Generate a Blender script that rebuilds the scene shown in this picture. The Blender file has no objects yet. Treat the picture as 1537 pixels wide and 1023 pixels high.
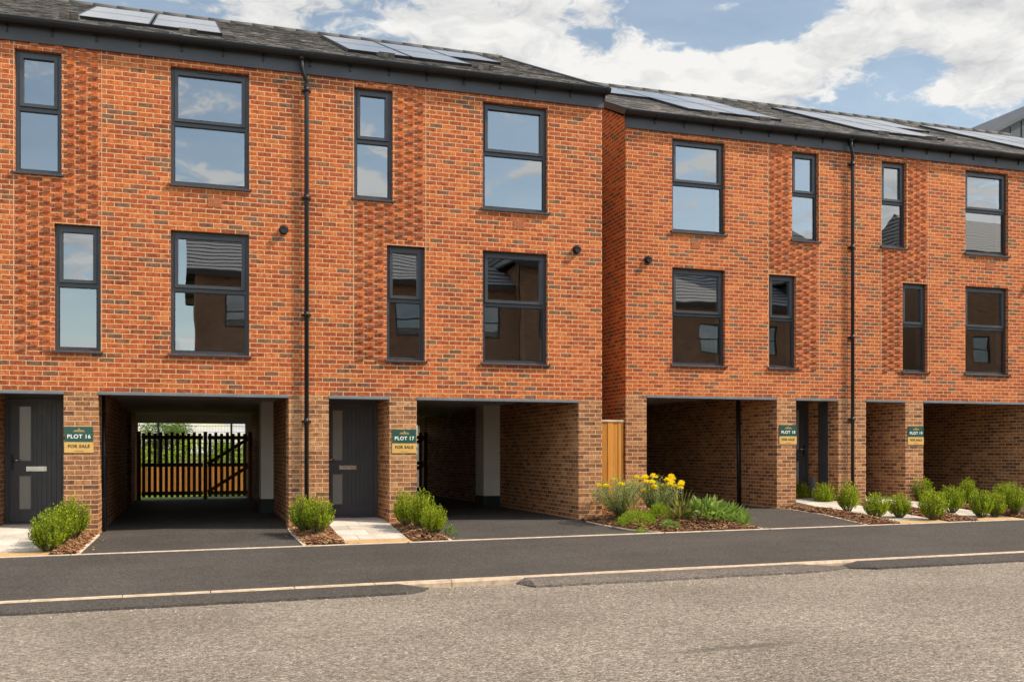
import bpy, math, random
from mathutils import Vector, Matrix
R = math.radians
rnd = random.Random(7)
sc = bpy.context.scene
col = sc.collection
TILT = .009                                    # the street climbs gently to the right
# ------------------------------------------------------------------ mesh builder
class MB:
    def __init__(s, uvo=(0, 0)):
        s.v = []; s.f = []; s.uv = []; s.sm = []; s.uvo = uvo
    def face(s, pts, n=None, uv=None, smooth=False):
        pts = [Vector(p) for p in pts]
        nn = Vector((0, 0, 0))
        for i in range(len(pts)):
            a, b = pts[i], pts[(i+1) % len(pts)]
            nn += Vector(((a.y-b.y)*(a.z+b.z), (a.z-b.z)*(a.x+b.x), (a.x-b.x)*(a.y+b.y)))
        if n is not None and nn.dot(Vector(n)) < 0:
            pts.reverse(); nn = -nn
            if uv: uv = list(reversed(uv))
        if uv is None:
            ax, ay, az = abs(nn.x), abs(nn.y), abs(nn.z)
            if ay >= ax and ay >= az: uv = [(p.x, p.z) for p in pts]
            elif ax >= az: uv = [(p.y, p.z) for p in pts]
            else: uv = [(p.x, p.y) for p in pts]
            uv = [(a+s.uvo[0], b+s.uvo[1]) for a, b in uv]
        i0 = len(s.v); s.v += pts
        s.f.append(tuple(range(i0, i0+len(pts)))); s.uv += uv; s.sm.append(smooth)
    def box(s, x0, x1, y0, y1, z0, z1, skip='', uvc=None):
        if x0 > x1: x0, x1 = x1, x0
        if y0 > y1: y0, y1 = y1, y0
        F = {'-x': ([(x0,y0,z0),(x0,y1,z0),(x0,y1,z1),(x0,y0,z1)], (-1,0,0)), '+x': ([(x1,y0,z0),(x1,y1,z0),(x1,y1,z1),(x1,y0,z1)], (1,0,0)),
             '-y': ([(x0,y0,z0),(x1,y0,z0),(x1,y0,z1),(x0,y0,z1)], (0,-1,0)), '+y': ([(x0,y1,z0),(x1,y1,z0),(x1,y1,z1),(x0,y1,z1)], (0,1,0)),
             '-z': ([(x0,y0,z0),(x1,y0,z0),(x1,y1,z0),(x0,y1,z0)], (0,0,-1)), '+z': ([(x0,y0,z1),(x1,y0,z1),(x1,y1,z1),(x0,y1,z1)], (0,0,1))}
        for k, (p, n) in F.items():
            if k in skip.split(): continue
            s.face(p, n, uvc and [uvc]*4)
    def obox(s, c, ax, ay, az):                # oriented box: centre and three half-axes
        c, ax, ay, az = map(Vector, (c, ax, ay, az))
        for a, b, d in ((ax,ay,az),(ay,az,ax),(az,ax,ay)):
            for sg in (1, -1):
                s.face([c+sg*a-b-d, c+sg*a+b-d, c+sg*a+b+d, c+sg*a-b+d], sg*a)
    def tube(s, path, r, n=8, caps=True):
        path = [Vector(p) for p in path]; rs = r if isinstance(r, (list, tuple)) else [r]*len(path)
        rings = []
        for i, p in enumerate(path):
            t = (path[min(i+1, len(path)-1)]-path[max(i-1, 0)]).normalized()
            u = t.cross(Vector((0, 0, 1)) if abs(t.z) < .9 else Vector((0, 1, 0))).normalized(); w = t.cross(u)
            rings.append([p+rs[i]*(math.cos(2*math.pi*k/n)*u+math.sin(2*math.pi*k/n)*w) for k in range(n)])
        for i in range(len(path)-1):
            m = (path[i]+path[i+1])/2
            for k in range(n):
                q = [rings[i][k], rings[i][(k+1) % n], rings[i+1][(k+1) % n], rings[i+1][k]]
                s.face(q, sum(q, Vector())/4-m, smooth=True)
        if caps:
            s.face(rings[0], path[0]-path[1]); s.face(rings[-1], path[-1]-path[-2])
    def mesh(s, name, mats):
        me = bpy.data.meshes.new(name)
        me.from_pydata([tuple(v) for v in s.v], [], s.f)
        l = me.uv_layers.new(name='UVMap')
        l.data.foreach_set('uv', [c for uv in s.uv for c in uv])
        me.polygons.foreach_set('use_smooth', s.sm)
        for m in (mats if isinstance(mats, list) else [mats]): me.materials.append(m)
        if any(s.sm):
            import bmesh
            bm = bmesh.new(); bm.from_mesh(me); bmesh.ops.remove_doubles(bm, verts=bm.verts, dist=1e-5); bm.to_mesh(me); bm.free()
        me.update()
        return me
    def build(s, name, mat, parent=None, loc=None):
        return link(name, s.mesh(name, mat), parent, loc)
def link(name, me, parent=None, loc=None):
    o = bpy.data.objects.new(name, me); col.objects.link(o)
    if parent: o.parent = parent
    if loc: o.location = loc
    return o
def tag(o, label=None, cat=None, group=None, kind=None):
    if label: o['label'] = label
    if cat: o['category'] = cat
    if group: o['group'] = group
    if kind: o['kind'] = kind
    return o
def empty(name, loc, label, cat, group=None, rz=0):
    o = bpy.data.objects.new(name, None); col.objects.link(o); o.location = loc; o.rotation_euler.z = rz
    o.empty_display_size = .2
    return tag(o, label, cat, group)
def copy_tree(o, parent=None):
    c = o.copy(); col.objects.link(c); c.parent = parent
    for ch in o.children: copy_tree(ch, c)
    return c
# ------------------------------------------------------------------ material helpers
class NT:
    def __init__(s, name, rough=.8, spec=.3):
        s.m = bpy.data.materials.new(name); s.m.use_nodes = True; s.t = s.m.node_tree; s.b = s.t.nodes['Principled BSDF']
        s.b.inputs['Roughness'].default_value = rough; s.b.inputs['Specular IOR Level'].default_value = spec
    def n(s, typ, ins=None, **kw):
        nd = s.t.nodes.new(typ)
        for k, v in kw.items(): setattr(nd, k, v)
        for k, v in (ins or {}).items(): s.set(nd.inputs[k], v)
        return nd
    def set(s, sock, v):
        if hasattr(v, 'links') or isinstance(v, bpy.types.NodeSocket): s.t.links.new(v, sock)
        else: sock.default_value = v
    def m_(s, op, a, b=0., c=0.):
        return s.n('ShaderNodeMath', {0: a, 1: b, 2: c}, operation=op).outputs[0]
    def ramp(s, fac, stops, interp='LINEAR'):
        nd = s.n('ShaderNodeValToRGB', {0: fac}); cr = nd.color_ramp; cr.interpolation = interp
        while len(cr.elements) < len(stops): cr.elements.new(.5)
        for e, (p, c) in zip(cr.elements, stops): e.position = p; e.color = (*c, 1) if len(c) == 3 else c
        return nd.outputs[0]
    def mix(s, f, a, b, blend='MIX'):
        nd = s.n('ShaderNodeMix', data_type='RGBA', blend_type=blend)
        for i, v in ((0, f), (6, a), (7, b)):
            if isinstance(v, tuple) and len(v) == 3: v = (*v, 1)
            s.set(nd.inputs[i], v)
        return nd.outputs[2]
    def noise(s, scale, detail=3., rough=.55, vec=None, out=0):
        d = {'Scale': scale, 'Detail': detail, 'Roughness': rough}
        if vec is not None: d['Vector'] = vec
        return s.n('ShaderNodeTexNoise', d).outputs[out]
    def obj(s): return s.n('ShaderNodeTexCoord').outputs['Object']
    def pos(s): return s.n('ShaderNodeNewGeometry').outputs['Position']
    def col(s, c): s.set(s.b.inputs['Base Color'], (*c, 1) if isinstance(c, tuple) and len(c) == 3 else c)
    def bump(s, h, strength=.5, dist=.01):
        s.t.links.new(s.n('ShaderNodeBump', {'Height': h, 'Strength': strength, 'Distance': dist}).outputs[0], s.b.inputs['Normal'])
def plain(name, c, rough=.5, spec=.4, var=.08, scale=6., metal=0., bump=0.):
    t = NT(name, rough, spec); f = t.noise(scale, 4, vec=t.pos())
    lo = tuple(x*(1-var*2) for x in c); hi = tuple(min(1, x*(1+var*2)) for x in c)
    t.col(t.ramp(f, [(.3, lo), (.7, hi)])); t.b.inputs['Metallic'].default_value = metal
    t.set(t.b.inputs['Roughness'], t.m_('MULTIPLY_ADD', t.noise(scale*3, 3, vec=t.pos()), .3, rough-.15))
    if bump: t.bump(t.noise(scale*20, 3, vec=t.pos()), bump, .004)
    return t.m
def brick(name, tones, mortar, flemish=False):
    t = NT(name, .85, .2)
    uv = t.n('ShaderNodeUVMap').outputs[0]
    wob = t.n('ShaderNodeVectorMath', {0: t.noise(28, 2, vec=t.pos(), out=1), 1: (.5, .5, .5)}, operation='SUBTRACT').outputs[0]
    wob = t.n('ShaderNodeVectorMath', {0: wob, 'Scale': .011}, operation='SCALE').outputs[0]
    uv = t.n('ShaderNodeVectorMath', {0: uv, 1: wob}, operation='ADD').outputs[0]
    sp = t.n('ShaderNodeSeparateXYZ', {0: uv})
    v = t.m_('DIVIDE', sp.outputs[1], .075); row = t.m_('FLOOR', v); fz = t.m_('FRACT', v)
    odd = t.m_('MODULO', t.m_('ADD', row, 4000.), 2.)
    if flemish:
        uu = t.m_('ADD', t.m_('DIVIDE', sp.outputs[0], .3375), t.m_('MULTIPLY', odd, .5))
        f3 = t.m_('FRACT', uu); st = t.m_('GREATER_THAN', f3, 1/3)
        cell = t.m_('ADD', t.m_('MULTIPLY', t.m_('FLOOR', uu), 2.), st)
        dx = t.m_('MULTIPLY', t.m_('MINIMUM', t.m_('MINIMUM', f3, t.m_('SUBTRACT', 1., f3)), t.m_('ABSOLUTE', t.m_('SUBTRACT', f3, 1/3))), .3375)
    else:
        uu = t.m_('ADD', t.m_('DIVIDE', sp.outputs[0], .225), t.m_('MULTIPLY', odd, .5))
        fx = t.m_('FRACT', uu); cell = t.m_('FLOOR', uu)
        dx = t.m_('MULTIPLY', t.m_('MINIMUM', fx, t.m_('SUBTRACT', 1., fx)), .225)
    dz = t.m_('MULTIPLY', t.m_('MINIMUM', fz, t.m_('SUBTRACT', 1., fz)), .075)
    d = t.m_('MINIMUM', dx, dz)
    isb = t.n('ShaderNodeMapRange', {'Value': d, 'From Min': .0046, 'From Max': .0084}).outputs[0]
    idv = t.n('ShaderNodeCombineXYZ', {0: cell, 1: row}).outputs[0]
    wn = t.n('ShaderNodeTexWhiteNoise', {'Vector': idv}, noise_dimensions='2D')
    rv = wn.outputs[0]
    bc = t.ramp(rv, tones, 'LINEAR')
    fine = t.noise(55, 4, .65, vec=t.pos())
    bc = t.mix(1., bc, t.ramp(fine, [(.25, (.62, .6, .6)), (.5, (1.0, 1.0, 1.0)), (.78, (1.22, 1.28, 1.32))]), 'MULTIPLY')
    mot = t.noise(17, 3, .6, vec=t.pos())
    bc = t.mix(1., bc, t.ramp(mot, [(.3, (.55, .47, .46)), (.5, (.98, .97, .97)), (.72, (1.22, 1.3, 1.35))]), 'MULTIPLY')
    big = t.noise(.9, 3, vec=t.pos())
    bc = t.mix(1., bc, t.ramp(big, [(.3, (.74, .69, .67)), (.7, (1.02, 1.02, 1.01))]), 'MULTIPLY')
    mo = t.mix(1., mortar, t.ramp(t.noise(40, 3, vec=t.pos()), [(.3, (.78, .76, .74)), (.7, (1.1, 1.1, 1.1))]), 'MULTIPLY')
    t.col(t.mix(isb, mo, bc))
    t.bump(t.m_('ADD', isb, t.m_('MULTIPLY', fine, .55)), .8, .006)
    return t.m
OR, RE, DK = (.60, .165, .045), (.44, .105, .036), (.22, .115, .07)
red_tones = [(0, DK), (.08, (.26, .12, .065)), (.15, (.34, .088, .038)), (.4, (.47, .108, .034)), (.65, (.55, .138, .040)), (.88, OR), (1, (.63, .20, .065))]
fle_tones = [(0, (.36, .12, .05)), (.3, (.46, .11, .038)), (.6, (.53, .135, .04)), (.85, OR), (1, (.62, .2, .07))]
M = {}
M['red'] = brick('red_brick', red_tones, (.68, .43, .225))
M['fle'] = brick('flemish_red_brick', fle_tones, (.72, .45, .25), True)
M['brown'] = brick('brown_brick', [(0, (.19, .09, .052)), (.2, (.29, .13, .062)), (.55, (.42, .185, .078)), (.85, (.50, .235, .098)), (1, (.55, .30, .14))], (.66, .43, .245))
M['shade_brick'] = brick('far_brick', [(0, (.22, .12, .08)), (.5, (.42, .19, .10)), (1, (.52, .25, .14))], (.62, .48, .33))
M['frame'] = plain('anthracite_frame', (.038, .042, .048), .38, .5, .06, 2)
M['door'] = plain('anthracite_door', (.046, .048, .053), .42, .5, .06, 3)
M['fascia'] = plain('fascia_board', (.048, .050, .055), .5, .5, .12, .8)
M['black'] = plain('black_plastic', (.012, .013, .015), .4, .4, .1, 3)
M['lintel'] = plain('lintel_steel', (.16, .18, .2), .5, .4, .1, 3)
M['white'] = plain('white_paint', (.84, .81, .74), .7, .2, .03, 2)
M['plaster'] = plain('interior_plaster', (.62, .59, .53), .85, .1, .03, 1)
M['greyfloor'] = plain('interior_floor', (.25, .22, .19), .7, .2, .05, 1)
M['steel'] = plain('satin_steel', (.55, .52, .48), .25, .5, .05, 5, 1.)
M['soffit'] = plain('carport_soffit', (.86, .83, .76), .85, .1, .04, 1)
M['paper'] = plain('paper', (.82, .82, .8), .8, .1, .02, 5)
M['dpc'] = plain('column_plinth', (.03, .032, .036), .6, .3, .1, 4)
M['clay'] = plain('terracotta', (.40, .14, .06), .8, .2, .12, 20)
M['clad'] = plain('dark_cladding', (.05, .055, .065), .5, .4, .15, .6)
M['concrete'] = plain('pale_concrete', (.52, .40, .28), .85, .2, .14, 9, 0, .3)
M['edge'] = plain('edging_concrete', (.62, .50, .38), .85, .2, .12, 9, 0, .3)
M['green'] = plain('sign_green', (.022, .085, .062), .35, .4, .04, 8)
M['gold'] = plain('sign_gold', (.66, .40, .12), .4, .4, .04, 8)
M['ltr'] = plain('sign_white', (.85, .85, .8), .5, .2, .01, 8)
M['ltrd'] = plain('sign_brown', (.09, .06, .02), .5, .2, .01, 8)
M['emb'] = plain('sign_emblem_gold', (.55, .38, .14), .4, .4, .05, 8)
def glass():
    t = NT('window_glass'); t.t.nodes.remove(t.b)
    tr = t.n('ShaderNodeBsdfTransparent', {0: (.84, .86, .85, 1)}).outputs[0]
    wav = t.n('ShaderNodeBump', {'Height': t.noise(1.6, 1, vec=t.pos()), 'Strength': .25, 'Distance': .004}).outputs[0]
    gl = t.n('ShaderNodeBsdfGlossy', {'Color': (.93, .97, 1, 1), 'Roughness': .004, 'Normal': wav}).outputs[0]
    fr = t.n('ShaderNodeFresnel', {0: 1.9}).outputs[0]
    f = t.m_('MULTIPLY_ADD', fr, .9, .18)
    mx = t.n('ShaderNodeMixShader', {0: f, 1: tr, 2: gl}).outputs[0]
    t.t.links.new(mx, t.t.nodes['Material Output'].inputs[0]); return t.m
M['glass'] = glass()
def frosted():
    t = NT('frosted_glass', .22, .6); t.col(t.ramp(t.noise(90, 2, vec=t.pos()), [(.3, (.20, .20, .18)), (.7, (.30, .30, .27))])); return t.m
M['frost'] = frosted()
def slate():
    t = NT('roof_slate', .62, .35); uv = t.n('ShaderNodeUVMap').outputs[0]; sp = t.n('ShaderNodeSeparateXYZ', {0: uv})
    row = t.m_('FLOOR', t.m_('DIVIDE', sp.outputs[1], .235)); odd = t.m_('MODULO', row, 2.)
    uu = t.m_('ADD', t.m_('DIVIDE', sp.outputs[0], .30), t.m_('MULTIPLY', odd, .5)); fx = t.m_('FRACT', uu)
    wn = t.n('ShaderNodeTexWhiteNoise', {'Vector': t.n('ShaderNodeCombineXYZ', {0: t.m_('FLOOR', uu), 1: row}).outputs[0]}, noise_dimensions='2D').outputs[0]
    c = t.ramp(wn, [(0, (.085, .078, .072)), (.5, (.15, .137, .124)), (1, (.27, .245, .22))])
    st = t.n('ShaderNodeMapping', {'Vector': t.pos(), 'Scale': (.5, 2, 2)}).outputs[0]
    n = t.noise(11, 5, .7, vec=st)
    c = t.mix(1., c, t.ramp(n, [(.32, (.35, .35, .36)), (.5, (.85, .84, .82)), (.68, (1.9, 1.8, 1.65))]), 'MULTIPLY')
    gap = t.m_('LESS_THAN', t.m_('MINIMUM', fx, t.m_('SUBTRACT', 1., fx)), .018)
    t.col(t.mix(gap, c, (.02, .02, .02))); t.bump(t.m_('SUBTRACT', t.m_('ADD', n, t.m_('MULTIPLY', wn, .8)), gap), .6, .008); return t.m
M['slate'] = slate()
def solar():
    t = NT('solar_glass', .2, .9); uv = t.n('ShaderNodeUVMap').outputs[0]; sp = t.n('ShaderNodeSeparateXYZ', {0: uv})
    g = None
    for k in (0, 1):
        f = t.m_('FRACT', t.m_('DIVIDE', sp.outputs[k], .158)); e = t.m_('LESS_THAN', f, .03)
        g = e if g is None else t.m_('MAXIMUM', g, e)
    t.col(t.mix(g, (.02, .024, .04), (.10, .10, .12))); t.b.inputs['Coat Weight'].default_value = 1.; t.b.inputs['Coat Roughness'].default_value = .22
    t.b.inputs['IOR'].default_value = 2.0
    return t.m
M['solar'] = solar()
M['joint'] = plain('joint_sealant', (.58, .36, .20), .9, .1, .1, 8)
M['ridge'] = plain('ridge_concrete', (.10, .095, .088), .8, .2, .1, 4)
def asphalt(name, base, light, chips, rough=.9, stain=None, streak=True):
    t = NT(name, rough, .25); p = t.pos()
    v = t.n('ShaderNodeTexVoronoi', {'Vector': p, 'Scale': chips})
    cell = t.n('ShaderNodeSeparateColor', {0: v.outputs['Color']}).outputs[0]
    v2 = t.n('ShaderNodeTexVoronoi', {'Vector': p, 'Scale': chips*2.3}); cell2 = t.n('ShaderNodeSeparateColor', {0: v2.outputs['Color']}).outputs[1]
    mixv = t.m_('MULTIPLY_ADD', cell2, .4, t.m_('MULTIPLY', cell, .6))
    c = t.ramp(mixv, [(.1, tuple(x*.5 for x in base)), (.45, base), (.75, light), (.86, light), (.97, tuple(min(.8, x*1.9) for x in light))])
    big = t.noise(.55, 5, .6, vec=p)
    c = t.mix(1., c, t.ramp(big, [(.3, (.82, .81, .8)), (.7, (1.14, 1.14, 1.15))]), 'MULTIPLY')
    st = t.n('ShaderNodeMapping', {'Vector': p, 'Scale': (.25, 1.6, 1)}).outputs[0]
    if streak: c = t.mix(1., c, t.ramp(t.noise(1.6, 4, .6, vec=st), [(.3, (.9, .9, .9)), (.7, (1.08, 1.07, 1.06))]), 'MULTIPLY')
    if stain:
        x, y, L, W = stain
        d = t.n('ShaderNodeVectorMath', {0: p, 1: (x, y, 0)}, operation='SUBTRACT').outputs[0]
        d = t.n('ShaderNodeMapping', {'Vector': d, 'Rotation': (0, 0, R(14)), 'Scale': (1/L, 1/W, 0)}).outputs[0]
        d = t.n('ShaderNodeVectorMath', {0: d, 1: t.n('ShaderNodeVectorMath', {0: t.noise(2.5, 4, .6, vec=p, out=1), 'Scale': .9}, operation='SCALE').outputs[0]}, operation='ADD').outputs[0]
        d = t.n('ShaderNodeVectorMath', {0: d, 1: (.45, .45, .45)}, operation='SUBTRACT').outputs[0]
        ln = t.n('ShaderNodeVectorMath', {0: d}, operation='LENGTH').outputs['Value']
        k = t.n('ShaderNodeMapRange', {'Value': ln, 'From Min': .3, 'From Max': 1.1, 'To Min': .55, 'To Max': 0.}).outputs[0]
        c = t.mix(k, c, tuple(x*.35 for x in base))
    t.col(c); t.bump(t.m_('ADD', t.m_('MULTIPLY', cell, .7), t.m_('MULTIPLY', v.outputs['Distance'], -.8)), .9, .5/chips)
    return t.m
M['road'] = asphalt('road_chippings', (.195, .164, .128), (.34, .288, .229), 48, .85, (4.2, 7.2, .8, .10), False)
M['tarmac'] = asphalt('new_tarmac', (.068, .060, .052), (.100, .089, .077), 70, .8)
M['oldtar'] = asphalt('old_tarmac', (.13, .110, .092), (.195, .165, .138), 55)
def mulch():
    t = NT('bark_mulch', .9, .15); r = t.n('ShaderNodeNewGeometry').outputs['Random Per Island']
    c = t.ramp(r, [(0, (.13, .055, .026)), (.4, (.29, .135, .062)), (.75, (.43, .225, .11)), (1, (.58, .37, .21))])
    t.col(t.mix(1., c, t.ramp(t.noise(60, 3, vec=t.pos()), [(.3, (.65, .65, .65)), (.7, (1.15, 1.15, 1.15))]), 'MULTIPLY')); return t.m
M['mulch'] = mulch()
M['soil'] = plain('soil', (.075, .04, .022), .95, .1, .4, 30, 0, .6)
def leaf(name, a, b, c3, trans=.3):
    t = NT(name, .6, .16); r = t.n('ShaderNodeNewGeometry').outputs['Random Per Island']
    oi = t.n('ShaderNodeObjectInfo').outputs['Random']
    c = t.ramp(r, [(0, a), (.55, b), (1, c3)])
    c = t.mix(1., c, t.ramp(oi, [(0, (.85, .9, .8)), (1, (1.12, 1.08, 1.1))]), 'MULTIPLY')
    t.col(c)
    tl = t.n('ShaderNodeBsdfTranslucent', {0: t.mix(1., c, (1.6, 1.7, .7), 'MULTIPLY')}).outputs[0]
    mx = t.n('ShaderNodeMixShader', {0: trans, 1: t.b.outputs[0], 2: tl}).outputs[0]
    t.t.links.new(mx, t.t.nodes['Material Output'].inputs[0]); return t.m
M['box'] = leaf('shrub_leaf', (.07, .11, .005), (.225, .285, .012), (.46, .50, .05), .34)
M['grey'] = leaf('silver_leaf', (.19, .23, .11), (.29, .33, .16), (.42, .44, .25))
M['lime'] = leaf('lime_leaf', (.16, .24, .02), (.28, .37, .035), (.40, .46, .07), .38)
M['mid'] = leaf('mid_leaf', (.10, .17, .04), (.20, .29, .075), (.36, .45, .16), .34)
M['yel'] = leaf('yellow_flower', (.66, .50, .010), (.80, .65, .018), (.88, .76, .06), .3)
M['straw'] = leaf('straw_leaf', (.30, .21, .10), (.42, .30, .15), (.52, .38, .2))
M['cord'] = leaf('strap_leaf', (.05, .07, .02), (.12, .13, .04), (.32, .28, .1))
M['tree'] = leaf('tree_leaf', (.05, .09, .015), (.10, .17, .025), (.19, .26, .05))
M['bark'] = plain('bark', (.12, .085, .06), .9, .1, .3, 20, 0, .4)
M['stem'] = plain('stem', (.12, .12, .05), .8, .1, .2, 20)
def wood(name, a, b):
    t = NT(name, .75, .2); p = t.pos(); st = t.n('ShaderNodeMapping', {'Vector': p, 'Scale': (9, 9, .8)}).outputs[0]
    g = t.noise(3, 5, .6, vec=st); r = t.n('ShaderNodeNewGeometry').outputs['Random Per Island']
    c = t.mix(1., t.ramp(g, [(.25, a), (.75, b)]), t.ramp(r, [(0, (.82, .8, .78)), (1, (1.12, 1.12, 1.12))]), 'MULTIPLY')
    kn = t.n('ShaderNodeTexVoronoi', {'Vector': t.n('ShaderNodeMapping', {'Vector': p, 'Scale': (7, 7, 2.6)}).outputs[0], 'Scale': 1.}).outputs['Distance']
    c = t.mix(t.n('ShaderNodeMapRange', {'Value': kn, 'From Min': .05, 'From Max': .12, 'To Min': .7, 'To Max': 0.}).outputs[0], c, tuple(x*.35 for x in a))
    t.col(c); t.bump(g, .3, .004); return t.m
M['pine'] = wood('treated_pine', (.46, .19, .032), (.62, .30, .062))
M['fence'] = wood('garden_fence_pine', (.34, .125, .024), (.48, .20, .045))
M['dkwood'] = wood('dark_stained_wood', (.17, .08, .038), (.30, .15, .075))
def slabmat(name, a, b):
    t = NT(name, .8, .25); r = t.n('ShaderNodeNewGeometry').outputs['Random Per Island']
    c = t.mix(1., t.ramp(t.noise(3.5, 5, .65, vec=t.pos()), [(.3, a), (.7, b)]), t.ramp(r, [(0, (.82, .8, .78)), (1, (1.1, 1.1, 1.1))]), 'MULTIPLY')
    t.col(c); t.bump(t.noise(40, 4, vec=t.pos()), .3, .004); return t.m
M['slab'] = slabmat('pale_paving', (.46, .41, .34), (.62, .57, .49))
M['buff'] = slabmat('buff_paving', (.45, .27, .12), (.55, .36, .17))
def grassmat():
    t = NT('lawn', .9, .1); t.col(t.ramp(t.noise(40, 4, .7, vec=t.pos()), [(.25, (.05, .10, .012)), (.75, (.16, .26, .04))])); t.bump(t.noise(120, 3, vec=t.pos()), .8, .02); return t.m
M['grass'] = grassmat()
M['earth'] = plain('distant_ground', (.12, .12, .06), .95, .1, .3, .3)
# ------------------------------------------------------------------ windows (shared meshes)
_cache = {}
def cached(key, fn):
    if key not in _cache: _cache[key] = fn()
    return _cache[key]
def frame_rect(b, w, h, t, y0, y1, x=0, z=0):
    b.box(x-w/2, x+w/2, y0, y1, z, z+t); b.box(x-w/2, x+w/2, y0, y1, z+h-t, z+h)
    b.box(x-w/2, x-w/2+t, y0, y1, z+t, z+h-t); b.box(x+w/2-t, x+w/2, y0, y1, z+t, z+h-t)
REV = .085
def window(parent, x0, x1, z0, z1, vent):
    if x0 > x1: x0, x1 = x1, x0
    w, h = round(x1-x0, 3), round(z1-z0, 3); k = (w, h)
    tz = h*.525                                     # transom centre
    def frame():
        b = MB(); frame_rect(b, w, h, .055, REV, REV+.075); b.box(-w/2+.055, w/2-.055, REV+.002, REV+.073, tz-.03, tz+.03); return b.mesh('window', M['frame'])
    def sash():
        b = MB(); frame_rect(b, w-.12, h-tz-.030-.060, .052, REV-.018, REV+.05, 0, tz+.033)
        b.box(-w/2+.068, w/2-.068, REV-.026, REV-.018, tz+.033, tz+.048); return b.mesh('sash', M['frame'])
    def pane(za, zb, ins):
        def f():
            b = MB(); b.face([(-w/2+ins, REV+.03, za), (w/2-ins, REV+.03, za), (w/2-ins, REV+.03, zb), (-w/2+ins, REV+.03, zb)], (0, -1, 0)); return b.mesh('pane', M['glass'])
        return f
    def bead(za, zb, ins):
        b = MB(); frame_rect(b, w-2*ins, zb-za, .012, REV+.016, REV+.029, 0, za); return b.mesh('glazing_bead', M['black'])
    def sill():
        b = MB(); b.face([(-w/2-.03, -.042, -.012), (w/2+.03, -.042, -.012), (w/2+.03, REV-.002, .014), (-w/2-.03, REV-.002, .014)], (0, -.2, 1))
        b.box(-w/2-.03, w/2+.03, -.044, -.034, -.038, -.013); b.face([(-w/2-.03, -.034, -.03), (w/2+.03, -.034, -.03), (w/2+.03, 0, -.02), (-w/2-.03, 0, -.02)], (0, 0, -1))
        for s in (-1, 1): b.box(s*(w/2+.03), s*(w/2+.034), -.044, 0, -.038, .012)
        return b.mesh('sill', M['frame'])
    def tv():
        b = MB(); ww = min(.36, w*.5)
        zz = h-.045 if vent == 'top' else .012
        b.box(-ww/2, ww/2, REV-.016, REV, zz, zz+.024); b.box(-ww/2+.01, ww/2-.01, REV-.021, REV-.016, zz+.006, zz+.018); return b.mesh('trickle_vent', M['frame'])
    def lining():
        b = MB(); y0, y1 = REV+.076, .34; t = .012
        b.box(-w/2-t, w/2+t, y0, y1, -t, 0.02); b.box(-w/2-t, w/2+t, y0, y1, h-.02, h+t)
        b.box(-w/2-t, -w/2+.03, y0, y1, .02, h-.02); b.box(w/2-.03, w/2+t, y0, y1, .02, h-.02); return b.mesh('inner_lining', M['white'])
    o = link('window', cached(('wf',)+k, frame), parent, ((x0+x1)/2, 0, z0))
    link('sash', cached(('ws',)+k, sash), o)
    link('pane', cached(('p1',)+k, pane(tz+.075, h-.10, .105)), o)
    link('pane', cached(('p2',)+k, pane(.05, tz-.025, .05)), o)
    link('glazing_bead', cached(('gb',)+k, lambda: bead(.055, tz-.03, .055)), o)
    link('sill', cached(('si',)+k, sill), o)
    if vent: link('trickle_vent', cached(('tv', vent)+k, tv), o)
    link('inner_lining', cached(('il',)+k, lining), o)
    return o
def holed(b, x0, x1, z0, z1, holes, y, depth, n=(0, -1, 0)):
    xs = sorted({x0, x1, *[v for h in holes for v in h[:2]]}); zs = sorted({z0, z1, *[v for h in holes for v in h[2:4]]})
    xs = [v for v in xs if x0-1e-6 <= v <= x1+1e-6]; zs = [v for v in zs if z0-1e-6 <= v <= z1+1e-6]
    for i in range(len(xs)-1):
        for j in range(len(zs)-1):
            cx, cz = (xs[i]+xs[i+1])/2, (zs[j]+zs[j+1])/2
            if any(h[0] < cx < h[1] and h[2] < cz < h[3] for h in holes): continue
            b.face([(xs[i], y, zs[j]), (xs[i+1], y, zs[j]), (xs[i+1], y, zs[j+1]), (xs[i], y, zs[j+1])], n)
    for h in holes:
        if len(h) > 4: continue
        a, c, d, e = h
        b.face([(a, y, d), (a, y+depth, d), (a, y+depth, e), (a, y, e)], (1, 0, 0)); b.face([(c, y, d), (c, y+depth, d), (c, y+depth, e), (c, y, e)], (-1, 0, 0))
        b.face([(a, y, e), (c, y, e), (c, y+depth, e), (a, y+depth, e)], (0, 0, -1)); b.face([(a, y, d), (c, y, d), (c, y+depth, d), (a, y+depth, d)], (0, 0, 1))
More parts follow.
